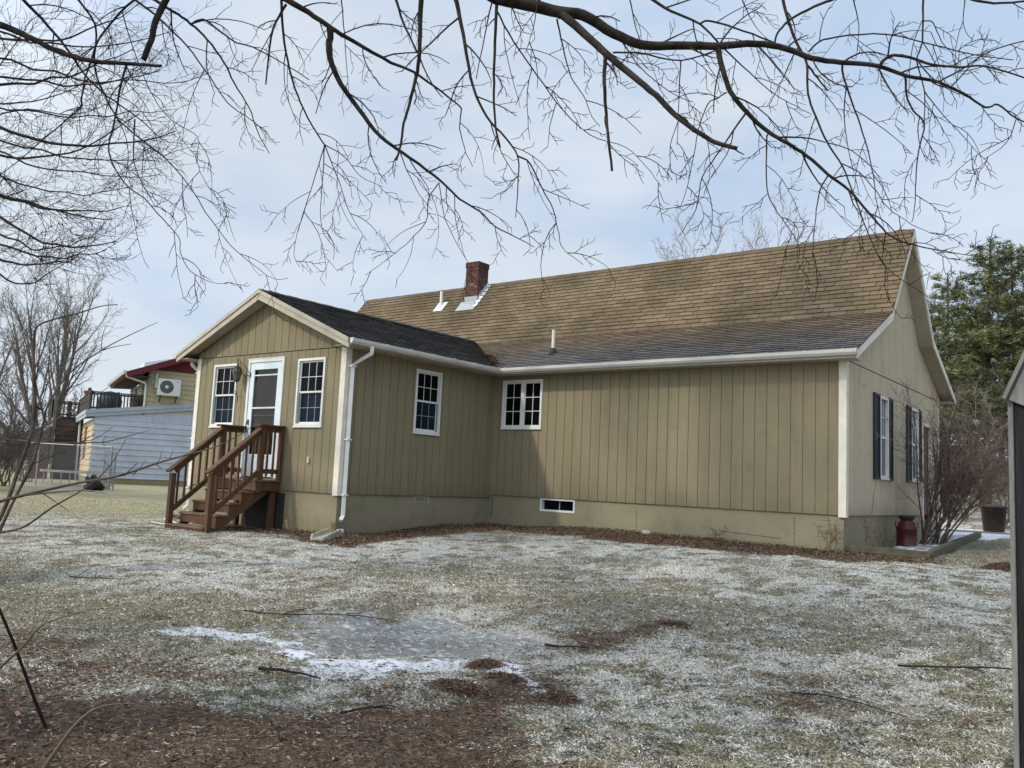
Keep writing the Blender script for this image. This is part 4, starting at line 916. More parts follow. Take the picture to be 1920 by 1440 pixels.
b = MB(); b.prism([nq(2.0, 4.2, 4.2), nq(3.1, 4.2, 4.65), nq(3.1, 4.2, 4.9), nq(2.0, 4.2, 4.6)], NV*1.3); b.build('skylight_box', M['far_white'], nb)
# roof deck railing
dk = MB(); dk.m = 0
rb = gl(0)+.36
def railing(par, P, Q, z0, z1, n, nm='deck_railing'):
    b = MB(); P = Vector(P); Q = Vector(Q); Z = Vector((0, 0, 1)); b.beam(P+Z*z1, Q+Z*z1, .09, .035); b.beam(P+Z*(z1-.07), Q+Z*(z1-.07), .035, .07); b.beam(P+Z*(z0+.08), Q+Z*(z0+.08), .035, .07)
    for k in range(n+1): p = P.lerp(Q, k/n); b.beam(p+Z*z0, p+Z*z1, .035, .035, (1, 0, 0))
    r = b.build(nm, M['deck_wood'], par)
    for k in (0, .5, 1): p = P.lerp(Q, k); c = MB(); c.beam(p+Z*(z0-.05), p+Z*(z1+.04), .09, .09, (1, 0, 0)); c.build('post', M['deck_wood'], r)
    return r
railing(nb, nq(-.2, -.0, 0), nq(U1-.1, -.0, 0), rb-.04, 2.88, 16); railing(nb, nq(-.2, .05, 0), nq(-.2, 6.2, 0), rb-.06, 2.88, 40)
# brown stair block with lattice and its own deck
b = MB(); laps(b, 'u', 6.2, -1.05, -.0, .55, 2.15, .2, th=.02); b.build('brown_wall', M['brown_lap'], nb)
b = MB(); b.prism([nq(-1.05, 6.22, -.6), nq(-.0, 6.22, -.6), nq(-.0, 6.22, .55), nq(-1.05, 6.22, .55)], NV*.4); b.build('skirt', M['brown_lap'], nb)
b = MB(); N_ = 12
for k in range(-8, 16):
    for sg in (1, -1):
        a_ = -1.05+k*.13; p, q = (a_, .62), (a_+sg*.75, -.55+.42)
        pts = []
        for s in np.linspace(0, 1, 9):
            u_, z_ = a_+sg*s*1.15, .55-s*1.1
            if -1.05 <= u_ <= 0: pts.append((u_, z_))
        if len(pts) > 1: b.beam(nq(pts[0][0], 6.20, pts[0][1]), nq(pts[-1][0], 6.20, pts[-1][1]), .028, .012, NV)
b.build('lattice', simple('lattice_green_brown', (.11, .11, .085)), nb)
b = MB(); b.beam(nq(-1.15, 6.1, .1), nq(-1.15, 6.1, 3.0), .13, .10, (1, 0, 0)); b.build('deck_post', M['timber_grey'], nb)
b = MB(); b.beam(nq(-.1, 6.0, -.55), nq(-.16, 6.0, 2.75), .06, .06, (1, 0, 0)); b.build('conduit', M['far_white'], nb)
railing(nb, nq(-1.2, 6.1, 0), nq(0, 6.1, 0), 2.15, 2.78, 9); railing(nb, nq(-1.2, 6.1, 0), nq(-1.2, 9, 0), 2.15, 2.85, 12)
b = MB(); b.prism([nq(-1.2, 6.1, 2.15), nq(0, 6.1, 2.15), nq(0, 9, 2.15), nq(-1.2, 9, 2.15)], (0, 0, -.08)); b.build('deck_floor', M['deck_wood'], nb)
# things on the deck and beside the house
b = MB(); c = nq(.55, 1.2, gl(0)+.33); b.lathe(c, [(.42, 0), (.44, .25), (.46, .45), (.36, .66), (.2, .78), (.03, .82)], 14); solo(b, 'covered_grill', M['slate_cloth'], 'dark blue covered grill on the neighbouring roof deck behind the railing', 'grill', smooth=True)
b = MB(); c = nq(1.45, .5, gl(1)+.30)
b.lathe(c, [(.02, .0), (.2, .02), (.2, .3), (.24, .42), (.18, .5), (.02, .52)], 10); solo(b, 'dark_planter_tub', M['deck_wood'], 'dark round tub on the roof deck by the yellow wall', 'tub')
b = MB(); c = nq(-.1, 2.6, 2.92); b.lathe(c, [(.14, 0), (.2, .05), (.21, .15), (.17, .16)], 12); b.lathe(c, [(.05, .13), (.08, .24), (.02, .30)], 8); solo(b, 'flower_pot', M['brickred'], 'red brown flower pot on the corner of the deck railing', 'pot')
ac = thing('air_conditioner', tuple(nq(2.45, -.2, 2.9)), 'white wall mounted air conditioner with round grey fan on yellow clapboards', 'air conditioner')
nn = -NV.normalized(); uu = NU.normalized(); AO = NO
b = MB(); b.fbox(AO, uu, nn, 2.05, 2.87, 2.92, 3.56, .12, .42); cs = b.build('casing', M['ac'], ac, bevel=.02)
b = MB(); cc = AO+uu*2.36+nn*.425+Vector((0, 0, 3.25))
for r_ in np.linspace(.03, .24, 9):
    b.tube([cc+(uu*math.cos(t)+Vector((0, 0, 1))*math.sin(t))*r_ for t in np.linspace(0, 2*math.pi, 25)], .006, 4, False)
for t in np.linspace(0, 2*math.pi, 13)[:-1]: b.tube([cc+(uu*math.cos(t)+Vector((0, 0, 1))*math.sin(t))*.06, cc+(uu*math.cos(t)+Vector((0, 0, 1))*math.sin(t))*.24], .005, 3)
b.build('fan_guard', simple('fan_guard_grey', (.12, .13, .14)), ac)
b = MB(); b.tube([cc-nn*.002, cc+nn*.001], .25, 28); b.build('fan_recess', simple('fan_dark', (.08, .085, .09)), ac)
b = MB(); b.tube([cc+nn*.004, cc+nn*.014], .065, 16); b.build('fan_hub', M['ac'], ac)
b = MB(); b.fbox(AO, uu, nn, 2.68, 2.80, 3.46, 3.485, .421, .424); b.build('name_plate', M['grille'], ac)
for a_ in (2.15, 2.73): b = MB(); b.fbox(AO, uu, nn, a_, a_+.04, 2.86, 2.90, .02, .42); b.beam(AO+uu*(a_+.02)+nn*.03+Vector((0, 0, 2.70)), AO+uu*(a_+.02)+nn*.36+Vector((0, 0, 2.87)), .03, .03); b.build('bracket', M['black'], ac)
b = MB(); b.fbox(AO, uu, nn, 1.98, 2.05, 3.2, 3.78, .03, .10); b.build('line_cover', M['white'], ac)
b = MB(); b.fbox(AO, uu, nn, 1.84, 1.94, 3.34, 3.5, .03, .11); b.tube([AO+uu*1.89+nn*.06+Vector((0, 0, 3.34)), AO+uu*1.88+nn*.06+Vector((0, 0, 3.15)), AO+uu*1.93+nn*.08+Vector((0, 0, 3.08)), AO+uu*2.06+nn*.16+Vector((0, 0, 3.1))], .02, 6); b.build('isolator_box', M['steel'], ac)
# chain link fence with a ladder along its foot
fa, fb = at(-30, 905, 26.3), at(213, 905, 26.0); fa.z = gzf(fa.x, fa.y); fb.z = gzf(fb.x, fb.y)
fe = thing('chain_link_fence', tuple(fa), 'galvanised chain link fence crossing the yard before the neighbouring house', 'fence')
Z = Vector((0, 0, 1)); FH = 1.27
for t in (0, .40, .965): p = fa.lerp(fb, t); b = MB(); b.tube([p-Z*.1, p+Z*(FH+.03)], .032 if t > .9 else .024, 8); b.lathe(p, [(.03, FH+.03), (.03, FH+.05), (.01, FH+.07)], 8); b.build('fence_post', M['steel'], fe)
b = MB(); b.tube([fa+Z*FH, fb+Z*FH], .019, 8); b.build('top_rail', M['steel'], fe)
b = MB(); L_ = (fb-fa).length; e_ = (fb-fa).normalized(); g_ = .075
k = -int(FH/g_)
while k*g_ < L_:
    for sg in (1, -1):
        x0, x1 = k*g_, k*g_+FH; c0, c1 = max(x0, 0), min(x1, L_)
        if c1 > c0:
            za, zb_ = (c0-x0, c1-x0) if sg > 0 else (FH-(c0-x0), FH-(c1-x0)); b.tube([fa+e_*c0+Z*za, fa+e_*c1+Z*zb_], .0032, 3)
    k += 1
b.build('wire_mesh', M['steel'], fe)
gp0, gp1 = fb+Vector((0, 0, 0)), at(200, 905, 25.4)
b = MB(); gp1.z = gp0.z
q0, q1 = at(188, 905, 25.2), at(196, 905, 26.0)
for p in (fb, fb+e_*-.12+Vector((.03, -.25, 0))): b.tube([p-Z*.05, p+Z*1.15], .025, 6)
for zz in (.12, .62, 1.12): b.tube([fb+Z*zz, fb+e_*-.12+Vector((.03, -.25, zz))], .018, 6)
for k in range(7): b.tube([fb.lerp(fb+e_*-.12+Vector((.03, -.25, 0)), k/7)+Z*.1, fb.lerp(fb+e_*-.12+Vector((.03, -.25, 0)), k/7)+Z*1.12], .005, 3)
solo(b, 'fence_gate', M['steel'], 'narrow open wire gate at the right end of the chain link fence', 'gate')
la = thing('ladder', tuple(at(130, 912, 25.5)), 'aluminium ladder lying on its side along the foot of the fence', 'ladder')
l0, l1 = at(72, 912, 25.6), at(203, 912, 25.3); l0.z = gzf(l0.x, l0.y)+.06; l1.z = gzf(l1.x, l1.y)+.08
for zz in (.0, .40): b = MB(); b.beam(l0+Z*zz, l1+Z*zz, .03, .07); b.build('ladder_rail', M['steel'], la)
for k in range(8): p = l0.lerp(l1, (k+.5)/8); b = MB(); b.tube([p, p+Z*.40], .016, 6); b.build('rung', M['steel'], la)
rg = random.Random(4)
b = MB(); c = at(178, 905, 25.0); c.z = gzf(c.x, c.y)
for k in range(9): b.tube([c+Vector((rg.uniform(-.25, .25), rg.uniform(-.2, .2), .02)), c+Vector((rg.uniform(-.3, .3), rg.uniform(-.2, .2), rg.uniform(.1, .4))), c+Vector((rg.uniform(-.35, .35), rg.uniform(-.2, .2), .05))], rg.uniform(.05, .09), 6)
solo(b, 'scrap_heap', M['rubber'], 'small dark heap of scrap at the right foot of the fence', 'scrap heap', smooth=True)
# small grey hutch behind the fence
hu = thing('garden_hutch', tuple(nq(-1.9, 5.5, -.5)), 'small grey hutch with white sloping roof left of the brown stair wall', 'hutch')
b = MB(); 
def nbx(b, u0, u1, v0, v1, z0, z1): b.prism([nq(u0, v0, z0), nq(u1, v0, z0), nq(u1, v1, z0), nq(u0, v1, z0)], (0, 0, z1-z0))
nbx(b, -1.9, -1.3, 5.5, 6.4, .5, 1.5); b.build('hutch_body', simple('hutch_grey', (.12, .13, .15)), hu)
b = MB(); nbx(b, -1.9, -1.2, 5.5, 6.4, -.6, .49); b.build('hutch_base', M['brickred'], hu)
b = MB(); b.prism([nq(-2.1, 5.4, 1.5), nq(-1.2, 5.4, 1.66), nq(-1.2, 6.5, 1.66), nq(-2.1, 6.5, 1.5)], (0, 0, .08)); b.build('hutch_roof', M['far_white'], hu)
# far buildings
def gable_box(name, c, ang, L_, W_, h, rh, wall, roof, label, cat='house', lap=True):
    o = thing(name, (c[0], c[1], gzf(c[0], c[1])), label, cat); z0 = gzf(c[0], c[1])-.3; e = Vector((math.cos(ang), math.sin(ang), 0)); f = Vector((-e.y, e.x, 0)); C_ = Vector((c[0], c[1], z0)); Z = Vector((0, 0, 1))
    b = MB(); b.prism([C_-e*L_/2-f*W_/2, C_-e*L_/2+f*W_/2, C_-e*L_/2+f*W_/2+Z*h, C_-e*L_/2+Z*(h+rh), C_-e*L_/2-f*W_/2+Z*h], e*L_)
    if lap:
        z = .1
        while z < h:
            for sg in (-1, 1):
                O_ = C_-e*L_/2+f*(sg*W_/2); b.add([O_+Z*z+f*sg*.03, O_+e*L_+Z*z+f*sg*.03, O_+e*L_+Z*(z+.19)+f*sg*.005, O_+Z*(z+.19)+f*sg*.005, O_+Z*z, O_+e*L_+Z*z], [(0, 1, 2, 3), (0, 4, 5, 1)])
            z += .2
    b.build('wall', wall, o)
    b = MB()
    for sg in (-1, 1): b.prism([C_-e*(L_/2+.25)+f*sg*(W_/2+.3)+Z*(h-.15), C_+e*(L_/2+.25)+f*sg*(W_/2+.3)+Z*(h-.15), C_+e*(L_/2+.25)+Z*(h+rh+.04), C_-e*(L_/2+.25)+Z*(h+rh+.04)], (0, 0, .1))
    b.build('roof', roof, o)
    for k in range(2):
        p = C_-e*L_*(.22-.44*k)-f*(W_/2+.04)+Z*1.1; b = MB(); b.fbox(p, e, -f, -.4, .4, 0, 1.1, -.03, .02); w_ = b.build('window', M['white'], o); b = MB(); b.fbox(p, e, -f, -.33, .33, .07, 1.03, .021, .03); b.build('pane', M['glass'], w_)
    return o
gable_box('cream_outbuilding', (1.2, 41.0), math.atan2(.6, .8)*.9, 5.2, 4.5, 2.0, 1.4, M['cream_lap'], M['roof_far'], 'cream clapboard outbuilding seen low through the red shrub behind the house', 'outbuilding')
gable_box('distant_house', (-60, 15.0), .6, 7, 5, 2.4, 1.6, M['far_white'], M['roof_far'], 'white house far off behind the bare tree at the left edge')

# ------------------------------------------------------------------ trees
def rvec(rg): 
    while True:
        v = Vector((rg.uniform(-1, 1), rg.uniform(-1, 1), rg.uniform(-1, 1)))
        if .05 < v.length < 1: return v.normalized()
def curve(rg, p, d, L, nseg, wob, pull=Vector((0, 0, 0))):
    pts = [p]; d = d.normalized(); st = L/nseg
    for k in range(nseg):
        d = (d + rvec(rg)*wob + pull*(st)).normalized(); p = p+d*st; pts.append(p)
    return pts, d
def grow(out, rg, p, d, L, r, lvl, P):
    "out: dict level -> MB; P: list of per level settings"
    S = P[lvl]; nseg = S['seg']; pts, _ = curve(rg, p, d, L, nseg, S['wob'], S.get('pull', Vector((0, 0, 0))))
    rads = [r*(1-(1-S.get('tip', .25))*k/nseg) for k in range(nseg+1)]
    out[S['mb']].tube(pts, rads, S['sides'], False)
    if lvl+1 >= len(P): return
    n = S['n']; n = n if isinstance(n, int) else rg.randint(*n); C_ = P[lvl+1]; az = rg.uniform(0, 6.28)
    for k in range(n):
        t = S['t0']+(1-S['t0'])*(k+rg.uniform(.1, .9))/n; i = min(int(t*nseg), nseg-1); f = t*nseg-i
        q = pts[i].lerp(pts[i+1], f); dd = (pts[i+1]-pts[i]).normalized(); az += 2.4+rg.uniform(-.5, .5)
        a = dd.orthogonal().normalized(); bb = dd.cross(a); an = math.radians(rg.uniform(*S['ang'])); sdv = a*math.cos(az)+bb*math.sin(az)
        if 'flat' in S: sdv = (sdv*(1-S['flat'])+Vector((sdv.x, sdv.y, sdv.z*.2))*S['flat']).normalized()
        nd = dd*math.cos(an)+sdv*math.sin(an)
        l_ = L*S['rat']*(1-S.get('fall', .5)*t)*rg.uniform(.7, 1.2); rr = rads[i]*S.get('rr', .55)
        grow(out, rg, q, nd, l_, max(rr, C_.get('rmin', .003)), lvl+1, P)
def bare_tree(name, base, height, r, seed, label, lean=(0, 0, 1), stems=1, spread=18, mats=('bark_grey', 'twig_grey'), dens=1., group=None, rt=.006):
    rg = random.Random(seed); base = Vector(base); t = thing(name, tuple(base), label, 'tree', group)
    out = {'trunk': MB(), 'crown': MB()}; up = Vector((0, 0, .10))
    P = [dict(mb='trunk', seg=9, wob=.06, sides=8, n=int(13*dens), t0=.28, ang=(spread, spread+22), rat=.62, rr=.5, tip=.2, fall=.55, pull=Vector((0, 0, .02))),
         dict(mb='crown', seg=8, wob=.10, sides=5, n=int(10*dens), t0=.2, ang=(18, 42), rat=.55, rr=.5, pull=up, tip=.25, rmin=.02),
         dict(mb='crown', seg=6, wob=.13, sides=3, n=int(8*dens), t0=.15, ang=(18, 45), rat=.55, rr=.55, pull=up*1.2, rmin=rt*1.6),
         dict(mb='crown', seg=4, wob=.16, sides=3, n=int(5*dens), t0=.1, ang=(18, 48), rat=.6, rmin=rt*1.1, pull=up),
         dict(mb='crown', seg=2, wob=.2, sides=3, rmin=rt)]
    for s in range(stems):
        d = Vector(lean).normalized()
        if stems > 1: a = 6.28*s/stems+rg.uniform(-.4, .4); d = (d+Vector((math.cos(a), math.sin(a), 0))*rg.uniform(.10, .32)).normalized()
        grow(out, rg, base-Vector((0, 0, .2)), d, height*rg.uniform(.85, 1)*.85, r*(1 if stems == 1 else .65), 0, P)
    out['trunk'].build('trunk', M[mats[0]], t, True); out['crown'].build('crown', M[mats[1]], t)
    return t
def ground_at(px, py, D): p = at(px, py, D); p.z = gzf(p.x, p.y); return p
bare_tree('bare_tree', ground_at(78, 880, 41), 10.0, .26, 5, 'tall grey bare tree with upswept fan of twigs behind the chain link fence', stems=5, spread=12, dens=.74, rt=.0075)
bare_tree('bare_tree', ground_at(-70, 880, 48), 11, .26, 8, 'bare tree cut by the left edge behind the fence', stems=3, spread=16, dens=.65, rt=.010)
bare_tree('bare_tree', ground_at(1345, 900, 37), 13.2, .14, 14, 'pale bare tree whose crown shows above the brown roof ridge', stems=4, spread=13, dens=.7, mats=('twig_pale', 'twig_pale'), rt=.010)
for k, (px, D, h, s_) in enumerate(((20, 75, 9, 31), (130, 85, 9, 32), (-140, 60, 10, 33))):
    bare_tree('bare_tree', ground_at(px, 880, D), h, .2, s_, ('distant bare tree low behind the big grey tree', 'distant bare tree seen over the brown stair wall', 'distant bare tree at the far left')[k], stems=2, spread=22, dens=.7, rt=.016)
for k, (px, D, h, s_) in enumerate(((1808, 29, 5.2, 41), (1890, 30, 6, 42))):
    bare_tree('bare_tree', ground_at(px, 990, D), h, .07, s_, ('thin bare tree between the red shrub and the pines', 'leaning bare sapling left of the dark shed', 'slim bare tree against the pine trunks behind the gable eave')[k], stems=2, spread=28, dens=.6, rt=.0055)

# pines
def pine(base, height, seed, crown0=.38, wid=3.2, label='', detail=1., group='pines behind the house'):
    rg = random.Random(seed); nr = np.random.default_rng(seed); base = Vector(base); t = thing('pine_tree', tuple(base), label, 'tree', group)
    tk = MB(); br = MB(); pts, _ = curve(rg, base-Vector((0, 0, .3)), Vector((rg.uniform(-.03, .03), rg.uniform(-.03, .03), 1)), height, 12, .015, Vector((0, 0, .05)))
    tk.tube(pts, [.19*height/14*(1-.88*k/12)+.01 for k in range(13)], 8, False); tk.build('trunk', M['bark_pine'], t, True)
    cen = []; col = []
    def pos(f): i = min(int(f*12), 11); return pts[i].lerp(pts[i+1], f*12-i)
    f = .12; base_g = rg.uniform(.85, 1.15)
    while f < .985:
        live = f > crown0; n = rg.randint(3, 5) if live else rg.randint(2, 4); az = rg.uniform(0, 6.28)
        for k in range(n):
            az += 6.28/n+rg.uniform(-.4, .4); q = pos(f+rg.uniform(-.008, .008)); rel = (f-crown0)/(1-crown0) if live else 0
            L_ = (wid*(1-rel)**.95*rg.uniform(.45, 1.15)+.25) if live else wid*rg.uniform(.2, .65)
            d = Vector((math.cos(az), math.sin(az), -.05+.35*max(rel, 0)+rg.uniform(-.12, .15)))
            bp, _ = curve(rg, q, d, L_, 6, .10, Vector((0, 0, .10 if live else -.05)))
            br.tube(bp, [.035*(L_/wid)*(1-.8*j/6)+.006 for j in range(7)], 3, False)
            ns = int(L_*(3.2 if live else 2.2)*1.5)+2
            for s in range(ns):
                t_ = rg.uniform(.25, 1) if live else rg.uniform(.3, 1); i = min(int(t_*6), 5); p = bp[i].lerp(bp[i+1], t_*6-i)
                a2 = az+rg.choice((-1, 1))*rg.uniform(.4, 1.3); d2 = Vector((math.cos(a2), math.sin(a2), rg.uniform(-.15, .35))); l2 = rg.uniform(.25, .75)*(1 if live else .7)
                e = p+d2*l2; br.tube([p, p.lerp(e, .5)+Vector((0, 0, rg.uniform(-.05, .03))), e], [.010, .008, .005], 3, False)
                if live and rg.random() < .86:
                    sh_ = rg.uniform(.55, 1.4)*base_g
                    for w_ in (.45, .75, 1.0):
                        cen.append(tuple(p.lerp(e, w_)+rvec(rg)*.08)); col.append(sh_*rg.uniform(.85, 1.15))
        f += (rg.uniform(.024, .044) if live else rg.uniform(.018, .04))
    br.build('branches', M['bark_pine'], t)
    cen = np.array(cen); col = np.array(col); m_ = int(11*detail); n = len(cen)
    dirs = nr.normal(size=(n, m_, 3)); dirs[:, :, 2] = dirs[:, :, 2]*.55+.35; dirs /= np.linalg.norm(dirs, axis=2, keepdims=True)
    ln = nr.uniform(.13, .26, size=(n, m_, 1)); side = np.cross(dirs, nr.normal(size=(n, m_, 3))); side /= np.linalg.norm(side, axis=2, keepdims=True)+1e-6
    c = cen[:, None, :]+nr.normal(size=(n, m_, 3))*.05; wd = .021
    v = np.stack([c-side*wd, c+side*wd, c+dirs*ln], axis=2).reshape(-1, 3)
    g = np.array([.068, .084, .042]); g2 = np.array([.19, .19, .07]); mixf = nr.uniform(0, 1, size=(n, 1, 1))**2.2
    cc = (g*(1-mixf)+g2*mixf)*col[:, None, None]*nr.uniform(.7, 1.3, size=(n, m_, 1)); cc = np.broadcast_to(cc, (n, m_, 3)).reshape(-1, 3)
    o = qmesh('foliage', v, 3, M['needles'], t, colors=np.clip(cc, 0, .3), k=3); return t
PL = [(1745, 33, 8.6, .45, 2.3, 'smaller pine close behind the far gable corner'), (1775, 41, 11.9, .36, 3.0, 'pine with thin pointed top just right of the gable'),
      (1848, 38, 12.7, .38, 3.2, 'tallest pine with a broad dark crown in the middle of the row'), (1905, 36, 11.9, .34, 3.4, 'wide pine at the right edge above the dark shed'),
      (1818, 48, 12.0, .22, 3.0, 'pine standing back between the two tallest crowns'), (1880, 47, 13.4, .20, 3.2, 'pine further back showing between crowns at the right'),
      (1960, 40, 13.2, .42, 3.4, 'pine partly beyond the right edge of the view'), (1735, 52, 13.2, .2, 3.2, 'far pine just showing past the gable edge')]
for k, (px, D, h, c0, wd, lb) in enumerate(PL): pine(ground_at(px, 980, D), h, 60+k, c0, wd, lb)
pine(ground_at(-420, 880, 20), 15.5, 90, .40, 3.0, 'pine whose needles show at the upper left corner', group=None)

pine(Vector((-.2, -10.5, gzf(-.2, -10.5))), 23, 95, .42, 4.4, 'tall pine behind the photographer on the left whose shade falls on the wall', group=None)
pine(Vector((3.4, -15.5, gzf(3.4, -15.5))), 19, 96, .45, 3.4, 'tall pine standing back behind the overhanging tree', group=None)
# shrubs
def shrub(name, base, n, Lr, dirf, seed, label, mats, rt=.004, sub=(9, 7), r0=.016, group=None, cat='shrub', pull=.05):
    rg = random.Random(seed); base = Vector(base); t = thing(name, tuple(base), label, cat, group); out = {'stems': MB(), 'twigs': MB()}
    for s in range(n):
        p = base+Vector((rg.uniform(-1, 1), rg.uniform(-1, 1), 0))*.22*min(1, n/12); d, L_ = dirf(rg)
        P = [dict(mb='stems', seg=8, wob=.10, sides=5, n=sub[0], t0=.30, ang=(15, 50), rat=.42, rr=.5, tip=.3, fall=.35, pull=Vector((0, 0, pull))),
             dict(mb='twigs', seg=5, wob=.16, sides=3, n=sub[1], t0=.1, ang=(20, 60), rat=.5, rmin=rt*1.3),
             dict(mb='twigs', seg=3, wob=.22, sides=3, n=3, t0=.2, ang=(25, 60), rat=.55, rmin=rt), dict(mb='twigs', seg=2, wob=.2, sides=3, rmin=rt*.8)]
        grow(out, rg, p-Vector((0, 0, .05)), d, L_*rg.uniform(*Lr), r0*rg.uniform(.7, 1.3), 0, P)
    out['stems'].build('stems', M[mats[0]], t); out['twigs'].build('twigs', M[mats[1]], t); return t
def bushdir(rg):
    a = rg.uniform(-.35, 1.0); lean = min(abs(rg.gauss(.0, .42))+.1+.15*max(a, 0), .85); v = RT*(lean*(1 if rg.random() < .84 else -.45))+FW*rg.uniform(-.3, .45)
    v = Vector((v.x, v.y, 0))+Vector((0, 0, 1)); return v.normalized(), 2.35
bb0 = Vector((7.72, 7.0, gzf(7.72, 7.0)+.03))
shrub('bare_shrub', bb0, 26, (.75, 1.1), bushdir, 3, 'large leafless red-brown shrub fanning out from the end wall beside the milk can', ('twig_bush', 'twig_red'), .0034, (9, 7), .017)
shrub('bare_shrub', ground_at(1880, 995, 24), 14, (.7, 1.2), lambda rg: (Vector((rg.gauss(0, .4), rg.gauss(0, .4), 1)), 2.2), 4, 'brown leafless thicket behind the trash can', ('twig_bush', 'twig_red'), .006, (8, 6), .014)
shrub('bare_shrub', ground_at(1800, 990, 30), 12, (.7, 1.2), lambda rg: (Vector((rg.gauss(0, .5), rg.gauss(0, .5), 1)), 1.9), 6, 'leafless brush in front of the cream outbuilding', ('twig_bush', 'twig_bush'), .008, (8, 6), .014)
for k, (px, D, h) in enumerate(((5, 24, 2.2), (-60, 22, 2.4), (45, 30, 1.9), (95, 58, 3.0), (20, 50, 3.2), (165, 70, 3.5))):
    shrub('bare_shrub', ground_at(px, 905, D), 20, (.6, 1.1), lambda rg, h=h: (Vector((rg.gauss(0, .4), rg.gauss(0, .4), 1)), h), 20+k, ('brown thicket at the left edge before the fence', 'brown thicket beyond the left edge', 'low brown brush behind the fence beside the hutch', 'distant brush under the big grey tree', 'distant brush left of the big grey tree', 'distant brush seen past the brown stair wall')[k], ('twig_bush', 'twig_bush'), .0065 if D < 40 else .014, (7, 6), .014)
# dead weeds at the house corner
def weed(base, n, h, seed, label):
    rg = random.Random(seed); b = MB(); base = Vector(base); base.z = gzf(base.x, base.y)
    for k in range(n):
        p = base+Vector((rg.gauss(0, .07), rg.gauss(0, .05), 0)); d = Vector((rg.gauss(0, .25), rg.gauss(0, .25), 1)); L_ = h*rg.uniform(.5, 1); pts, dd = curve(rg, p, d, L_, 5, .12)
        b.tube(pts, [.0035]*6, 3, False)
        for j in range(4): q = pts[rg.randint(2, 5)]; b.tube([q, q+Vector((rg.gauss(0, .06), rg.gauss(0, .06), rg.uniform(-.02, .09)))], [.006, .002], 3, False)
    solo(b, 'dead_weed', M['leaf_dead'], label, 'plant', 'dead weeds along the foundation', origin=tuple(base))
weed((6.95, 3.93, 0), 14, .55, 1, 'tall dead weed clump at the right corner of the main wall'); weed((5.0, 4.0, 0), 5, .25, 2, 'small dead weed against the main foundation'); weed((7.35, 4.5, 0), 6, .6, 3, 'thin weed stalks in the garden bed corner'); weed((.1, -.1, 0), 5, .3, 4, 'small dead weed at the wing corner under the downspout')
weed((7.3, 5.7, 0), 8, .5, 5, 'dead weed left of the milk can')
b = MB(); p = Vector((7.42, 4.42, gzf(7.42, 4.42)))
b.tube([p, p+Vector((.0, .02, .45)), p+Vector((.03, .1, .95)), p+Vector((.06, .2, 1.25))], [.008, .007, .005, .002], 4, False); b.tube([p+Vector((0, .01, .22)), p+Vector((.15, .35, .40))], [.005, .002], 3, False); b.tube([p+Vector((0, .01, .2)), p+Vector((-.1, -.2, .5))], [.005, .002], 3, False)
solo(b, 'bare_sapling', M['leaf_dead'], 'single thin upright stalk in the garden bed at the corner', 'plant', origin=tuple(p))

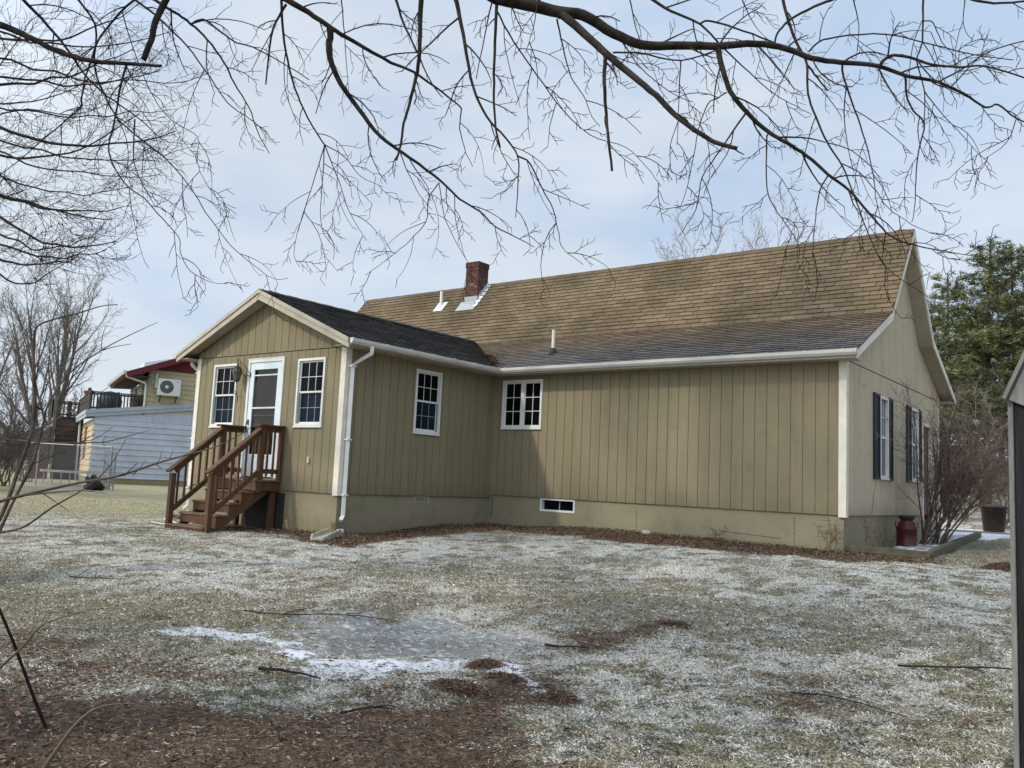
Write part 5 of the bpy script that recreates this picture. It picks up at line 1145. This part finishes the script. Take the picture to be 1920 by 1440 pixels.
# ------------------------------------------------------------------ overhanging tree: limbs traced as curves at their real distance
def smooth(P, n=3):
    out_ = []
    for i in range(len(P)-1):
        p0, p1, p2, p3 = P[max(i-1, 0)], P[i], P[i+1], P[min(i+2, len(P)-1)]
        for k in range(n):
            t = k/n; out_.append(tuple(.5*((2*b_)+(-a_+c_)*t+(2*a_-5*b_+4*c_-d_)*t*t+(-a_+3*b_-3*c_+d_)*t**3) for a_, b_, c_, d_ in zip(p0, p1, p2, p3)))
    out_.append(tuple(P[-1])); return out_
LIMBS = [
 (28, 2, "932,-4 986,8 1048,23 1094,29 1149,62 1203,84 1269,85 1347,86 1417,82 1475,91 1522,109 1579,117 1645,124 1700,142 1758,154 1805,175 1848,201 1871,196 1906,222 1960,240", 1),
 (19, 9, "1048,26 1067,37 1133,97 1188,144 1230,179 1273,222 1335,264 1382,278", 0), (9, 5, "1133,97 1135,115 1133,155 1138,233 1148,321", 0),
 (13, 1.5, "1347,86 1347,96 1359,144 1374,179 1402,212 1440,247 1475,268 1513,292 1552,327 1591,356 1630,400 1661,435 1692,453 1747,467 1824,480", 1),
 (7, 1.3, "1467,-4 1482,51 1502,97 1513,121 1515,175 1529,218 1552,268 1579,311 1603,369 1622,424 1653,490 1692,525 1739,556", 1), (5, 3, "1513,121 1533,146 1552,170", 0),
 (5, 1.3, "1579,120 1583,148 1603,206 1622,264 1638,330 1642,373 1657,424", 1), (7, 3, "1649,124 1665,107 1696,105 1747,121 1801,126 1848,124 1925,147", 1),
 (5, 1.5, "1698,144 1700,179 1712,206 1733,233 1723,280 1717,338 1715,389 1710,416", 1), (4.5, 2, "1731,-4 1729,78 1719,113 1733,171 1733,233", 1),
 (7, 4, "1219,-4 1258,21 1312,45 1347,80", 1), (4.5, 3.5, "1312,45 1331,39 1394,58 1452,80", 1), (4, 6, "1452,80 1460,58 1491,31 1538,8 1570,-4", 0),
 (4, 1.3, "1044,35 1055,86 1071,144 1094,179 1110,218 1125,237", 1), (13, 3, "528,-6 578,23 620,52 663,78 733,117 776,136 827,171 865,202", 1), (3, 1.3, "865,202 862,241 873,284 887,313", 1),
 (14, 1.5, "618,52 620,66 617,97 632,144 671,202 714,257 757,288 795,315 830,342 862,373 900,397 928,424 963,443 1002,463", 1), (11, 4, "790,-6 788,47 786,109 776,163 757,233 751,272 743,301", 0),
 (6, 2, "741,-4 757,43 780,93 807,152 830,183", 0), (10, 1.6, "854,-4 865,47 877,117 889,167 912,218 947,257 970,292 972,330 967,408", 1), (4, 1, "970,292 994,307 1017,354 1037,393 1048,439 1056,466 1093,496", 1),
 (7, 4, "932,-2 928,78 926,156 928,225 937,276", 0), (3.5, 2, "924,-3 908,70 893,148", 0), (4, 1, "933,23 963,78 998,128 1029,171 1060,212 1107,253 1172,276 1211,311 1240,350", 1),
 (6, 3, "527,-4 531,62 543,128 558,179 578,222 609,272", 1), (2.5, 1, "609,272 593,323 570,397 551,467 562,502", 1), (2.5, 1, "609,272 604,350 603,428 636,474", 1), (2.5, 1, "609,272 636,342 656,400 687,451", 1), (2.5, 1, "609,272 644,292 675,330 718,350", 1),
 (6, 3, "537,8 523,31 508,70 499,158", 0), (17, 6, "-60,30 0,47 39,62 97,91 128,103 175,115 233,119 303,124", 0), (15, 12, "318,-10 311,0 292,39 284,74 268,113", 0),
 (5.5, 1.5, "262,-8 229,19 202,51 183,78 171,113 159,148 152,187 146,206 78,264 23,311 -20,340", 1), (7, 1.6, "36,-8 78,35 124,89 156,136 194,175 222,194 264,226 299,257 320,268", 1),
 (5, 1, "140,-8 179,47 177,121 191,167 218,218 249,249 295,284 334,323 362,358 385,397 432,459 467,490 509,521 540,522", 1), (5, 1, "237,120 224,171 214,233 204,286 233,342 272,373 295,400 334,443 338,474 358,509 397,529 426,532", 1),
 (3.5, 1.3, "253,224 251,303 268,346 292,389", 1), (7, 1.5, "280,-6 334,27 358,45 389,74 420,117 439,156 467,202 482,245 505,288", 1), (4.5, 2, "358,45 381,37 412,58 443,80 474,89 540,124 580,150", 1),
 (5, 1.6, "250,-3 303,39 350,86 393,144 428,194 467,222 500,250", 1), (2.6, 1, "229,23 249,89 272,148 295,194 323,226 371,257 369,295 379,330 408,373 443,391", 1),
 (4, 3, "1149,99 1195,99 1277,113 1347,93", 1), (3.2, 1.2, "1277,113 1273,175 1271,241 1269,272", 1), (4.5, 1.2, "1398,212 1367,257 1335,303 1316,334 1304,393 1273,443", 1), (3, 1.2, "1363,173 1347,183 1328,194 1312,233 1304,272 1289,350 1275,390", 1),
 (3.6, 1.3, "1440,249 1437,272 1438,350 1452,389 1479,428 1499,467 1489,505", 1), (2.6, 1, "823,342 803,373 799,416 768,451 741,474 685,517", 1), (2, 1, "823,342 834,408 858,459 877,490 905,530", 0), (2, 1, "852,362 853,404 862,447 873,486", 0), (2.5, 1, "751,288 768,330 792,373 811,393", 1),
 (4, 2.5, "1758,154 1797,134 1855,97 1925,76", 1), (4, 2, "1517,97 1537,78 1579,68 1657,64 1727,78 1817,101 1900,113", 1), (6, 4, "1816,-3 1863,6 1925,2", 1), (2.5, 1.2, "1809,-3 1807,51 1824,74", 1), (3.5, 1.2, "1359,93 1405,136 1444,171 1483,194 1522,214", 1),
 (3.5, 1.2, "1552,330 1537,358 1529,408 1523,490", 1), (2.6, 1, "1579,307 1610,323 1642,358 1665,389 1708,420 1754,439 1790,440", 1), (2.6, 1, "1733,171 1750,194 1774,222 1801,249 1840,295", 1), (2.4, 1, "1906,222 1887,268 1844,299", 1),
 (2.8, 1.2, "1733,39 1750,43 1766,78 1801,117", 1), (2, 1, "1620,420 1591,451 1568,505", 0), (3, 1, "640,-4 645,50 650,120 655,180", 1), (3, 1, "1010,-4 1000,50 985,100", 1), (3, 1, "1180,-4 1195,60 1220,120 1235,160", 1), (3, 1, "1600,-4 1610,50 1605,110", 1), (3, 1, "1390,-4 1410,40 1440,75", 1),
 (4, 1.4, "-20,195 60,190 130,170 190,130", 1), (3.5, 1.2, "-20,220 50,205 130,215 190,200 260,160", 1), (3, 1, "-20,150 30,80 70,30 140,20", 1), (3, 1, "-20,300 20,350 70,400 90,440", 1)]
trunkb = Vector((5.3, -10.8, 0)); trunkb.z = gzf(5.3, -10.8)
ot = thing('overhanging_tree', tuple(trunkb), 'dark bare tree reaching long drooping limbs over the lawn from above', 'tree')
rg = random.Random(77)
tp = [trunkb-Vector((0, 0, .3)), trunkb+Vector((.1, .05, 1.5)), trunkb+Vector((.15, .2, 3.0)), trunkb+Vector((.5, .4, 4.6)), trunkb+Vector((1.1, .9, 6.0))]
b = MB(); b.tube(tp, [.30, .24, .21, .18, .14], 14, False); b.build('trunk', M['bark_dark'], ot, True)
def dbase(x, y): return 5.2+.45*math.sin(x/210.)+.5*math.sin(x/97.+1)+.0022*y
bough = [at(-300, -330, 5.0), at(60, -240, 5.2), at(480, -190, 5.4), at(900, -170, 5.4), at(1300, -170, 5.6), at(1800, -190, 5.9), at(2150, -160, 6.0)]
bs = smooth([tuple(tp[3])]+[tuple(p) for p in bough], 4); b = MB(); b.tube(bs, [.15-.11*k/(len(bs)-1) for k in range(len(bs))], 10, False); b.build('limb', M['bark_dark'], ot, True)
bsv = [Vector(p) for p in bs]
placed = []
PX = 1/FPX
for w0, w1, s, leafy in LIMBS:
    P = [tuple(map(float, q.split(','))) for q in s.split()]; x0, y0 = P[0]
    best = min(placed, key=lambda q: (q[0]-x0)**2+(q[1]-y0)**2) if placed else None
    off_frame = y0 <= 0 or x0 <= -5
    if not off_frame and best and (best[0]-x0)**2+(best[1]-y0)**2 < 30**2: D0 = best[2]
    else: D0 = dbase(x0, y0)
    sl = rg.uniform(-.25, .3); tot = sum(math.hypot(P[i+1][0]-P[i][0], P[i+1][1]-P[i][1]) for i in range(len(P)-1)); acc = 0; Q = []
    for i, (x, y) in enumerate(P):
        if i: acc += math.hypot(x-P[i-1][0], y-P[i-1][1])
        Q.append((x, y, D0+sl*acc/400, w0+(w1-w0)*(acc/tot)**.75))
    Q = smooth(Q, 4)
    Q = [(x+rg.uniform(-.7, .7), y+rg.uniform(-.7, .7), D, wd) for x, y, D, wd in Q]
    placed += [(q[0], q[1], q[2]) for q in Q]
    pts = [at(x, y, D) for x, y, D, _ in Q]; rad = [max(wd*.5*D*PX*.92, .0017) for _, _, D, wd in Q]
    if off_frame:
        d_ = (pts[0]-pts[2]).normalized(); nb_ = min(bsv, key=lambda v: (v-pts[0]-d_*.6-UP*.5).length); mid_ = pts[0]+d_*.25+UP*.12
        ex = smooth([tuple(nb_), tuple(nb_.lerp(mid_, .6)+UP*.05), tuple(mid_), tuple(pts[0])], 3)[:-1]; pts = [Vector(e) for e in ex]+pts; rad = [rad[0]*1.15]*len(ex)+rad
        n_off = len(ex)
    else: n_off = 0
    b = MB(); b.tube(pts, rad, 8 if w0 > 6 else 5, True); lm = b.build('limb', M['bark_dark'] if w0 > 6 else M['twig_dark'], ot, w0 > 6)
    # twigs
    tw = MB(); side = rg.choice((-1, 1)); step = 0; need = rg.uniform(15, 35)
    for i in range(1, len(Q)-1):
        x, y, D, wd = Q[i]; step += math.hypot(x-Q[i-1][0], y-Q[i-1][1])
        if step < need: continue
        step = 0; need = rg.uniform(30, 66) if leafy else rg.uniform(70, 150); side = -side
        t_ = i/len(Q); dx, dy = Q[i+1][0]-Q[i-1][0], Q[i+1][1]-Q[i-1][1]; a = math.atan2(dy, dx)+side*rg.uniform(.5, 1.2)
        Lp = rg.uniform(60, 185)*(1-.5*t_)*(1 if leafy else .35); nseg = 6; p = at(x, y, D); r_ = min(max(.0023, wd*.5*D*PX*.5), .0050)
        q = (x, y); path = [p]; aa = a; droop = rg.uniform(-.05, .16); turn = -side*rg.uniform(.02, .16); dd_ = rg.uniform(-.004, .004)*Lp; qs = [(x, y, D)]
        for k in range(nseg):
            aa += turn+rg.gauss(0, .06); aa += droop*math.cos(aa)
            q = (q[0]+math.cos(aa)*Lp/nseg, q[1]+math.sin(aa)*Lp/nseg); Dk = D+dd_*(k+1)/nseg; path.append(at(q[0], q[1], Dk)); qs.append((q[0], q[1], Dk, aa))
        tw.tube(path, [r_*(1-.55*k/nseg)+.0004 for k in range(nseg+1)], 4, False)
        s2 = rg.choice((-1, 1))
        for k in range(1, nseg+1):
            if rg.random() < .6 and Lp > 30:
                s2 = -s2; x2, y2, D2, a2 = qs[k]; a3 = a2+s2*rg.uniform(.5, 1.1); L3 = rg.uniform(10, 46)*(1-.3*k/nseg); p2 = [at(x2, y2, D2)]; d3 = rg.uniform(-.08, .08)
                c2 = (x2, y2)
                for j in range(3): a3 += -s2*rg.uniform(0, .22)+rg.gauss(0, .07); c2 = (c2[0]+math.cos(a3)*L3/3, c2[1]+math.sin(a3)*L3/3); p2.append(at(c2[0], c2[1], D2+d3*(j+1)/3))
                tw.tube(p2, [.0023, .0021, .0018, .0015], 3, False)
                if L3 > 20:
                    for j in (1, 2, 3):
                        if rg.random() < .6: a4 = a3+rg.choice((-1, 1))*rg.uniform(.6, 1.1); v0 = p2[j]; tw.tube([v0, v0+(RT*math.cos(a4)-UP*math.sin(a4))*rg.uniform(.02, .06)], [.0019, .0014], 3, False)
    if tw.v: tw.build('twigs', M['twig_dark'], lm)
# the second tree at the left: long arching branches with fine brush-like twigs
lb_ = ground_at(-420, 900, 12.5)
lt = thing('fine_branched_tree', tuple(lb_), 'bare tree with dense fine arching twigs sweeping in from the left edge', 'tree')
b = MB(); tt = [lb_-Vector((0, 0, .3)), lb_+Vector((0, 0, 2)), lb_+Vector((.15, .1, 4.2)), lb_+Vector((.3, .2, 6.2)), lb_+Vector((.4, .3, 9))]; b.tube(tt, [.24, .19, .16, .12, .04], 12, False); b.build('trunk', M['bark_dark'], lt, True)
rg = random.Random(19)
ARCH = [(-60, 40, 330, 60), (-60, 90, 350, 150), (-60, 130, 300, 130), (-60, 190, 320, 200), (-60, 215, 330, 250), (-60, 240, 290, 300), (-60, 265, 300, 330), (-60, 300, 250, 350), (-60, 330, 230, 390), (-60, 345, 210, 410), (-60, 370, 220, 450), (-60, 400, 180, 440), (-60, 430, 200, 470), (-60, 455, 150, 480), (-60, 60, 260, 10), (-60, 160, 250, 90), (-60, 280, 260, 215), (-60, 475, 120, 495)]
for x0, y0, x1, y1 in ARCH:
    D0 = rg.uniform(9.5, 12.5); nseg = 10; Q = []; sag = rg.uniform(12, 48)
    for k in range(nseg+1):
        t_ = k/nseg; Q.append((x0+(x1-x0)*t_, y0+(y1-y0)*t_+sag*math.sin(math.pi*t_)*(.9 if t_ < .5 else 1)+rg.uniform(-5, 5), D0-.5*t_))
    src = tt[2].lerp(tt[4], max(0, min(1, (450-y0)/450.)));
    pts = [src, src.lerp(at(*Q[0]), .5)+Vector((0, 0, .15))]+[at(*q) for q in Q]; pts = [Vector(p) for p in smooth([tuple(p) for p in pts], 2)]
    r0 = rg.uniform(.014, .026); b = MB(); b.tube(pts, [r0*(1-.85*k/(len(pts)-1))+.002 for k in range(len(pts))], 5, False); lm = b.build('limb', M['twig_dark'], lt)
    tw = MB()
    for k in range(17):
        t_ = rg.uniform(.02, 1); i = min(int(t_*nseg), nseg-1); f = t_*nseg-i; x, y, D = (Q[i][j]*(1-f)+Q[i+1][j]*f for j in range(3)); a = math.atan2(y1-y0, x1-x0)+rg.choice((-1, 1))*rg.uniform(.25, .8); Lp = rg.uniform(35, 110)
        c = (x, y); path = [at(x, y, D)]; qs = []; dz = rg.uniform(-.5, .5)
        for j in range(4): a += rg.gauss(-.03, .10)-.05; c = (c[0]+math.cos(a)*Lp/4, c[1]+math.sin(a)*Lp/4); path.append(at(c[0], c[1], D+dz*(j+1)/4)); qs.append((c[0], c[1], D+dz*(j+1)/4, a))
        tw.tube(path, [.0038, .0033, .0029, .0025, .002], 3, False)
        for x2, y2, D2, a2 in qs:
            for _ in range(2):
                if rg.random() < .85:
                    a3 = a2+rg.choice((-1, 1))*rg.uniform(.3, .9); L3 = rg.uniform(10, 38); c = (x2+math.cos(a3)*L3*.5, y2+math.sin(a3)*L3*.5); a3 -= .15; e = (c[0]+math.cos(a3)*L3*.5, c[1]+math.sin(a3)*L3*.5); tw.tube([at(x2, y2, D2), at(c[0], c[1], D2), at(e[0], e[1], D2)], [.0026, .0022, .0018], 3, False)
    tw.build('twigs', M['twig_dark'], lm)

# ------------------------------------------------------------------ saplings at the lower left, close to the camera
def sap(name, D, w0, w1, s, label, extra=(), cat='sapling', mat='twig_bush', d1=None):
    P = [tuple(map(float, q.split(','))) for q in s.split()]; n = len(P); d1 = D if d1 is None else d1
    Q = smooth([(x, y, D+(d1-D)*i/(n-1), w0+(w1-w0)*i/(n-1)) for i, (x, y) in enumerate(P)], 4); b = MB()
    b.tube([at(x, y, d) for x, y, d, _ in Q], [max(wd*.5*d*PX, .0009) for _, _, d, wd in Q], 6, False)
    for s2, wa, wb in extra:
        P2 = [tuple(map(float, q.split(','))) for q in s2.split()]; x0, y0 = P2[0]; d0 = min(Q, key=lambda q: (q[0]-x0)**2+(q[1]-y0)**2)[2]; n2 = len(P2)
        Q2 = smooth([(x, y, d0+.03*i, wa+(wb-wa)*i/(n2-1)) for i, (x, y) in enumerate(P2)], 3); b.tube([at(x, y, d) for x, y, d, _ in Q2], [max(wd*.5*d*PX, .0008) for _, _, d, wd in Q2], 4, False)
    lo = min(b.v, key=lambda v: v[2]); return solo(b, name, M[mat], label, cat, 'saplings at the lower left', origin=lo)
sap('bare_sapling', 3.4, 9, 1.5, "-20,1010 10,950 35,880 58,815 66,760 63,700 64,640 68,615 90,602 150,586 190,574 221,571", 'sapling whose top bends right above the neighbouring roof line', [("142,588 152,598 164,607", 2.5, 1), ("66,760 80,768 87,755", 5, 2), ("58,815 100,790 150,760 205,725", 3, 1)])
sap('bare_sapling', 3.6, 7, 1, "-20,1040 20,950 60,870 80,800 90,760 130,700 190,657 240,630 296,604", 'thin sapling arching right to a long tip before the sky', [("192,657 215,650 246,645", 2, 1), ("190,657 192,630 200,609", 2, 1), ("60,870 110,850 150,830 180,822 212,800", 2.5, 1)])
sap('bare_sapling', 3.1, 7, 1, "-30,950 0,940 60,925 150,905 220,893 290,870 330,858 380,845 408,836 450,815 486,790", 'long low shoot crossing in front of the steps railing', [("250,890 262,878 274,862", 3, 1), ("232,892 250,875 258,868", 2.5, 1), ("292,870 300,860 303,845", 2.5, 1), ("293,871 305,880", 2, 1), ("318,862 325,842", 2, 1)])
sap('bare_sapling', 3.3, 5, 1, "-20,1000 40,990 100,950 160,915 205,875 237,822", 'shoot rising to a forked tip beside the fence gate', [("205,875 190,860", 2, 1)])
sap('bare_sapling', 3.5, 4, 1, "-20,823 40,826 110,830 190,829 240,818 282,806", 'nearly level shoot along the fence top rail', [("192,829 200,815", 2, 1), ("190,829 198,836", 2, 1), ("150,830 180,812", 2, 1)])
sap('bare_sapling', 3.0, 6, 1, "-20,945 40,930 80,925 150,920 200,925", 'low grey shoot above the fence foot', [("80,925 110,945 130,960", 2, 1)])
sap('bare_sapling', 2.3, 6, 1, "-10,1260 40,1215 75,1175 110,1160 165,1145 215,1140", 'pale straw coloured shoot near the lower left corner', [("75,1175 90,1150 120,1145 150,1110", 2.5, 1), ("60,1195 65,1160 70,1110", 2, 1)], mat='leaf_dead')
sap('bare_sapling', 2.0, 9, 1, "70,1460 110,1400 150,1350 190,1325 250,1320 310,1340", 'pale stem arching over the needles at the bottom left', [("190,1325 240,1318 300,1322", 3, 1), ("150,1350 100,1390 30,1410", 3, 1)], mat='leaf_dead')
# leaning dark stick stuck in the lawn
p1 = at(98, 1290, 4.6); p1.z = gzf(p1.x, p1.y)-.03; p0 = at(-30, 1075, 4.0)
b = MB(); b.tube([p0, p0.lerp(p1, .4)+Vector((.01, 0, .01)), p0.lerp(p1, .75), p1], [.006, .007, .008, .009], 8); solo(b, 'leaning_stick', M['twig_dark'], 'dark stick leaning down into the lawn at the left edge', 'stick')
# fallen sticks
def fallen(pts, r, label, side=()):
    r = r*.72
    b = MB(); P = [Vector((x, y, gzf(x, y)+r+.012+dz)) for x, y, dz in pts]; P = [Vector(p) for p in smooth([tuple(p) for p in P], 3)]
    P = [p+Vector((random.uniform(-.006, .006), random.uniform(-.006, .006), random.uniform(-.003, .006))) for p in P]
    b.tube(P, [r*(1-.6*k/(len(P)-1)) for k in range(len(P))], 6)
    for i, dx, dy, dz in side: q = P[int(i*(len(P)-1))]; e = Vector((q.x+dx, q.y+dy, gzf(q.x+dx, q.y+dy)+.015+dz)); b.tube([q, q.lerp(e, .5)+Vector((.01, .01, .01)), e], [r*.6, r*.5, r*.25], 4)
    solo(b, 'fallen_stick', M['twig_dark'], label, 'stick', 'sticks fallen on the lawn')
fallen([(1.9,-5.3,0),(2.25,-5.2,.0),(2.56,-5.0,0)], .010, 'forked stick on the frosty lawn below the steps', [(.3,-.25,.35,.05),(.6,-.3,.15,.02)])
fallen([(4.55,-5.0,.02),(4.9,-4.85,.0),(5.3,-4.5,.0),(5.75,-4.25,0)], .010, 'long thin stick lying at the back edge of the ice', [(.4,.1,.3,.03),(.7,.25,.0,.02)])
fallen([(6.22,-6.05,0),(6.45,-5.95,0),(6.68,-5.9,0)], .017, 'short thick stick in front of the snow streak')
fallen([(7.4,-6.35,0),(7.5,-6.2,.02),(7.56,-6.1,0)], .011, 'snow dusted stick on the brown needles', [(.5,.1,.1,.03)])
fallen([(9.6,-2.9,0),(10.0,-2.7,.01),(10.6,-2.45,0),(11.2,-2.2,0)], .011, 'long dark stick on the lawn at the right before the shed', [(.4,.2,-.2,.02),(.7,.1,.25,.03)])
fallen([(9.2,-4.0,0),(9.5,-3.95,.0),(9.95,-4.1,0)], .009, 'thin twisted stick right of centre in the near lawn', [(.5,.15,-.12,.02)])
fallen([(7.12,-3.92,0),(7.3,-3.85,.0),(7.45,-3.75,0)], .016, 'short dark stick on frost right of the ice patch')
fallen([(5.3,-4.45,.0),(5.5,-4.5,.05),(5.62,-4.42,.09)], .007, 'small twig standing up at the edge of the ice', [(.5,.02,.08,.08)])
# low heaps of soil and needles
def heap(x, y, rx, ry, h, seed, label, name='needle_heap', mat='soil'):
    nr = np.random.default_rng(seed); n = int(2600*rx*ry/.04); u = nr.normal(size=(n, 2))*.42; f = np.clip(1-(u**2).sum(1), 0, 1)*nr.uniform(0, 1, n)
    X_, Y_ = x+u[:, 0]*rx, y+u[:, 1]*ry; c = np.stack([X_, Y_, gz(X_, Y_)+h*f], -1); d = nr.normal(size=(n, 3)); d[:, 2] *= .35; d /= np.linalg.norm(d, axis=1, keepdims=True); s_ = np.cross(d, nr.normal(size=(n, 3))); s_ /= np.linalg.norm(s_, axis=1, keepdims=True)
    L_ = nr.uniform(.02, .06, (n, 1)); wd = nr.uniform(.001, .003, (n, 1)); c[:, 2] += .004; v = np.stack([c-d*L_/2-s_*wd, c-d*L_/2+s_*wd, c+d*L_/2+s_*wd, c+d*L_/2-s_*wd], 1).reshape(-1, 3)
    org = (x, y, gzf(x, y)); o = qmesh(name, v-np.array(org), 4, M['tinted'], None, colors=np.array([.13, .085, .06])*nr.uniform(.4, 1.7, (n, 1)), k=4); o.location = org
    setp(o, label, 'heap', 'little heaps on the lawn')
heap(9.45, 3.4, .35, .25, .10, 1, 'red brown soil mound at the right beyond the lawn beside the shed'); heap(7.45, -5.35, .30, .12, .06, 2, 'matted needle heap right of the snow streak'); heap(7.12, -4.68, .16, .14, .05, 3, 'small dark clod at the end of the snow streak')
heap(8.05, -5.05, .16, .14, .05, 4, 'needle clump in the near lawn right of the snow'); heap(7.62, -2.6, .16, .1, .04, 5, 'small brown clump on the frosty lawn'); heap(7.5, -4.9, .2, .1, .05, 6, 'reddish clod pile between two snow streaks')
b = MB(); x, y = 3.95, 3.55; b.lathe((x, y, gzf(x, y)-.02), [(.07, 0), (.10, .03), (.085, .07), (.03, .09)], 9); solo(b, 'stone', M['splash'], 'pale round stone in the leaf strip below the main wall', 'stone', smooth=True)

# ------------------------------------------------------------------ ground litter: what nobody could count
nr = np.random.default_rng(3)
def scatter(n, rmin, rmax, amin=-36, amax=36, pw=1.0):
    r = rmin*(rmax/rmin)**(nr.random(n)**pw); a = np.radians(nr.uniform(amin, amax, n))+YAW
    x = CAM.x+np.sin(a)*r; y = CAM.y+np.cos(a)*r; return x, y, r
def inside_house(x, y): return ((x > WX-.02) & (x < .02) & (y > -.02)) | ((x < MX) & (y > MY)) | ((x > MX) & (x < 8.2) & (y > 4.6))
def blades(name, n, rmin, rmax, colf, ln, wd, up, label, prob=None, cat='grass'):
    x, y, r = scatter(n, rmin, rmax); k = ~inside_house(x, y); x, y, r = x[k], y[k], r[k]; mk = masks(x, y)
    if prob is not None: k = nr.random(len(x)) < prob(mk, x, y); x, y, r = x[k], y[k], r[k]; mk = [q[k] for q in mk]
    n = len(x); z = gz(x, y)+mk[0]*.010; a = nr.uniform(0, 6.283, n); L_ = nr.uniform(*ln, n)*np.clip(r/6.5, .55, 1); el = nr.uniform(*up, n)
    w_ = nr.uniform(*wd, n)*(1+r*.10); c = np.stack([x, y, z+.002], -1); d = np.stack([np.cos(a)*np.cos(el), np.sin(a)*np.cos(el), np.sin(el)], -1)
    s = np.stack([-np.sin(a), np.cos(a), nr.uniform(-.4, .4, n)], -1)*w_[:, None]; m_ = c+d*(L_*.55)[:, None]; tip = c+d*L_[:, None]; tip[:, 2] -= L_*nr.uniform(0, .35, n)
    v = np.stack([c-s, c+s, m_+s*.8, tip], 1)
    v = np.stack([c-s, c+s, tip+s*.15, m_-s*.8], 1).reshape(-1, 3)
    col = colf(mk, n, x, y)
    o = qmesh(name, v, 4, M['tinted'], None, colors=np.clip(col, 0, .9), k=4); return setp(o, label, cat, kind='stuff')
def c3(n, c, lo=.7, hi=1.3): return np.array(c)*nr.uniform(lo, hi, (n, 1))
def grass_col(mk, n, x, y):
    snow, ice, br, leaf, green, fr, yl = mk; col = c3(n, (.36, .305, .215)); pick = nr.random(n)
    g = pick < .15+.5*green; col[g] = c3(g.sum(), (.17, .18, .09))
    p2 = fbm(x, y, 13., 95, 3)+(nr.random(n)-.5)*.30; f = p2 > .72-.34*fr; col[f] = c3(f.sum(), (.60, .58, .52), .7, 1.25)
    p3 = fbm(x, y, 9., 97, 3)+(nr.random(n)-.5)*.35; d = p3 > .70-.12*np.clip((7-np.hypot(x-11.3, y+9.9))/3, 0, 1); col[d] = c3(d.sum(), (.08, .07, .05))
    yy = nr.random(n) < yl*.8; col[yy] = c3(yy.sum(), (.48, .43, .27)); return col
def gp(mk, x, y): return np.clip(1-mk[0]*.62-mk[1]*.93-mk[2]*1.25-mk[3]*.85, .03, 1)
blades('frosted_grass', 640000, 2.6, 24, grass_col, (.012, .036), (.0011, .0022), (.05, .75), 'short dead winter grass dusted with frost over the lawn', gp)
blades('pine_needle_litter', 170000, 2.4, 9.5, lambda mk, n, x, y: np.where(nr.random((n, 1)) < .045, c3(n, (.40, .37, .34)), c3(n, (.17, .11, .075), .4, 1.6)), (.03, .075), (.0007, .0012), (-.05, .3), 'red brown pine needles matted on the near lawn', lambda mk, x, y: np.clip(mk[2]*1.3+.015, 0, 1), 'needle litter')
# leaves: curled quads in the strip along the foundation and the lower left corner
def leaves(name, x, y, size, label, cols):
    n = len(x); z = gz(x, y); a = nr.uniform(0, 6.283, n); s_ = nr.uniform(.6, 1.25, n)*size; t = nr.uniform(-.5, .5, (n, 2)); e = np.stack([np.cos(a), np.sin(a), t[:, 0]], -1)*s_[:, None]; f = np.stack([-np.sin(a), np.cos(a), t[:, 1]], -1)*(s_*nr.uniform(.4, .8, n))[:, None]
    c = np.stack([x, y, z+.012+nr.uniform(0, .02, n)], -1); up = np.zeros((n, 3)); up[:, 2] = s_*nr.uniform(.0, .45, n)
    v = np.stack([c-e, c-f*.9+up*.5, c+e+up, c-e, c+e+up, c+f+up*.6], 1).reshape(-1, 3)
    col = np.array(cols)[nr.integers(0, len(cols), n)]*nr.uniform(.6, 1.4, (n, 1)); col = np.repeat(col, 2, axis=0)
    o = qmesh(name, v, 3, M['tinted'], None, colors=col, k=3); return setp(o, label, 'leaf litter', kind='stuff')
x = nr.uniform(-5, 10, 52000); y = nr.uniform(-2.2, 4.6, 52000); mk = masks(x, y); k = (nr.random(52000) < mk[3]) & ~inside_house(x, y)
leaves('leaf_litter', x[k], y[k], .017, 'brown dead leaves and chips in a strip along the foundation', [(.06, .036, .023), (.09, .06, .038), (.035, .022, .016), (.17, .13, .095), (.07, .065, .03), (.05, .03, .02)])
x = nr.uniform(4, 8.5, 3200); y = nr.uniform(-9.3, -6.3, 3200); k = (nr.random(3200) < polymask(x, y, [(4, -9.5), (8, -9), (7.2, -7.7), (5.9, -7.2), (4, -7)], .5, 1., 91)*.5)
leaves('oak_leaf_litter', x[k], y[k], .024, 'curled tan oak leaves on the needles at the lower left corner', [(.17, .095, .06), (.24, .15, .10), (.10, .05, .035), (.07, .035, .025)])
x = nr.uniform(2, 12, 2600); y = nr.uniform(-7, 3, 2600); k = ~inside_house(x, y)
leaves('scattered_leaves', x[k], y[k], .015, 'stray dark leaf crumbs scattered over the frosted grass', [(.05, .03, .02), (.08, .05, .03), (.10, .045, .025)])
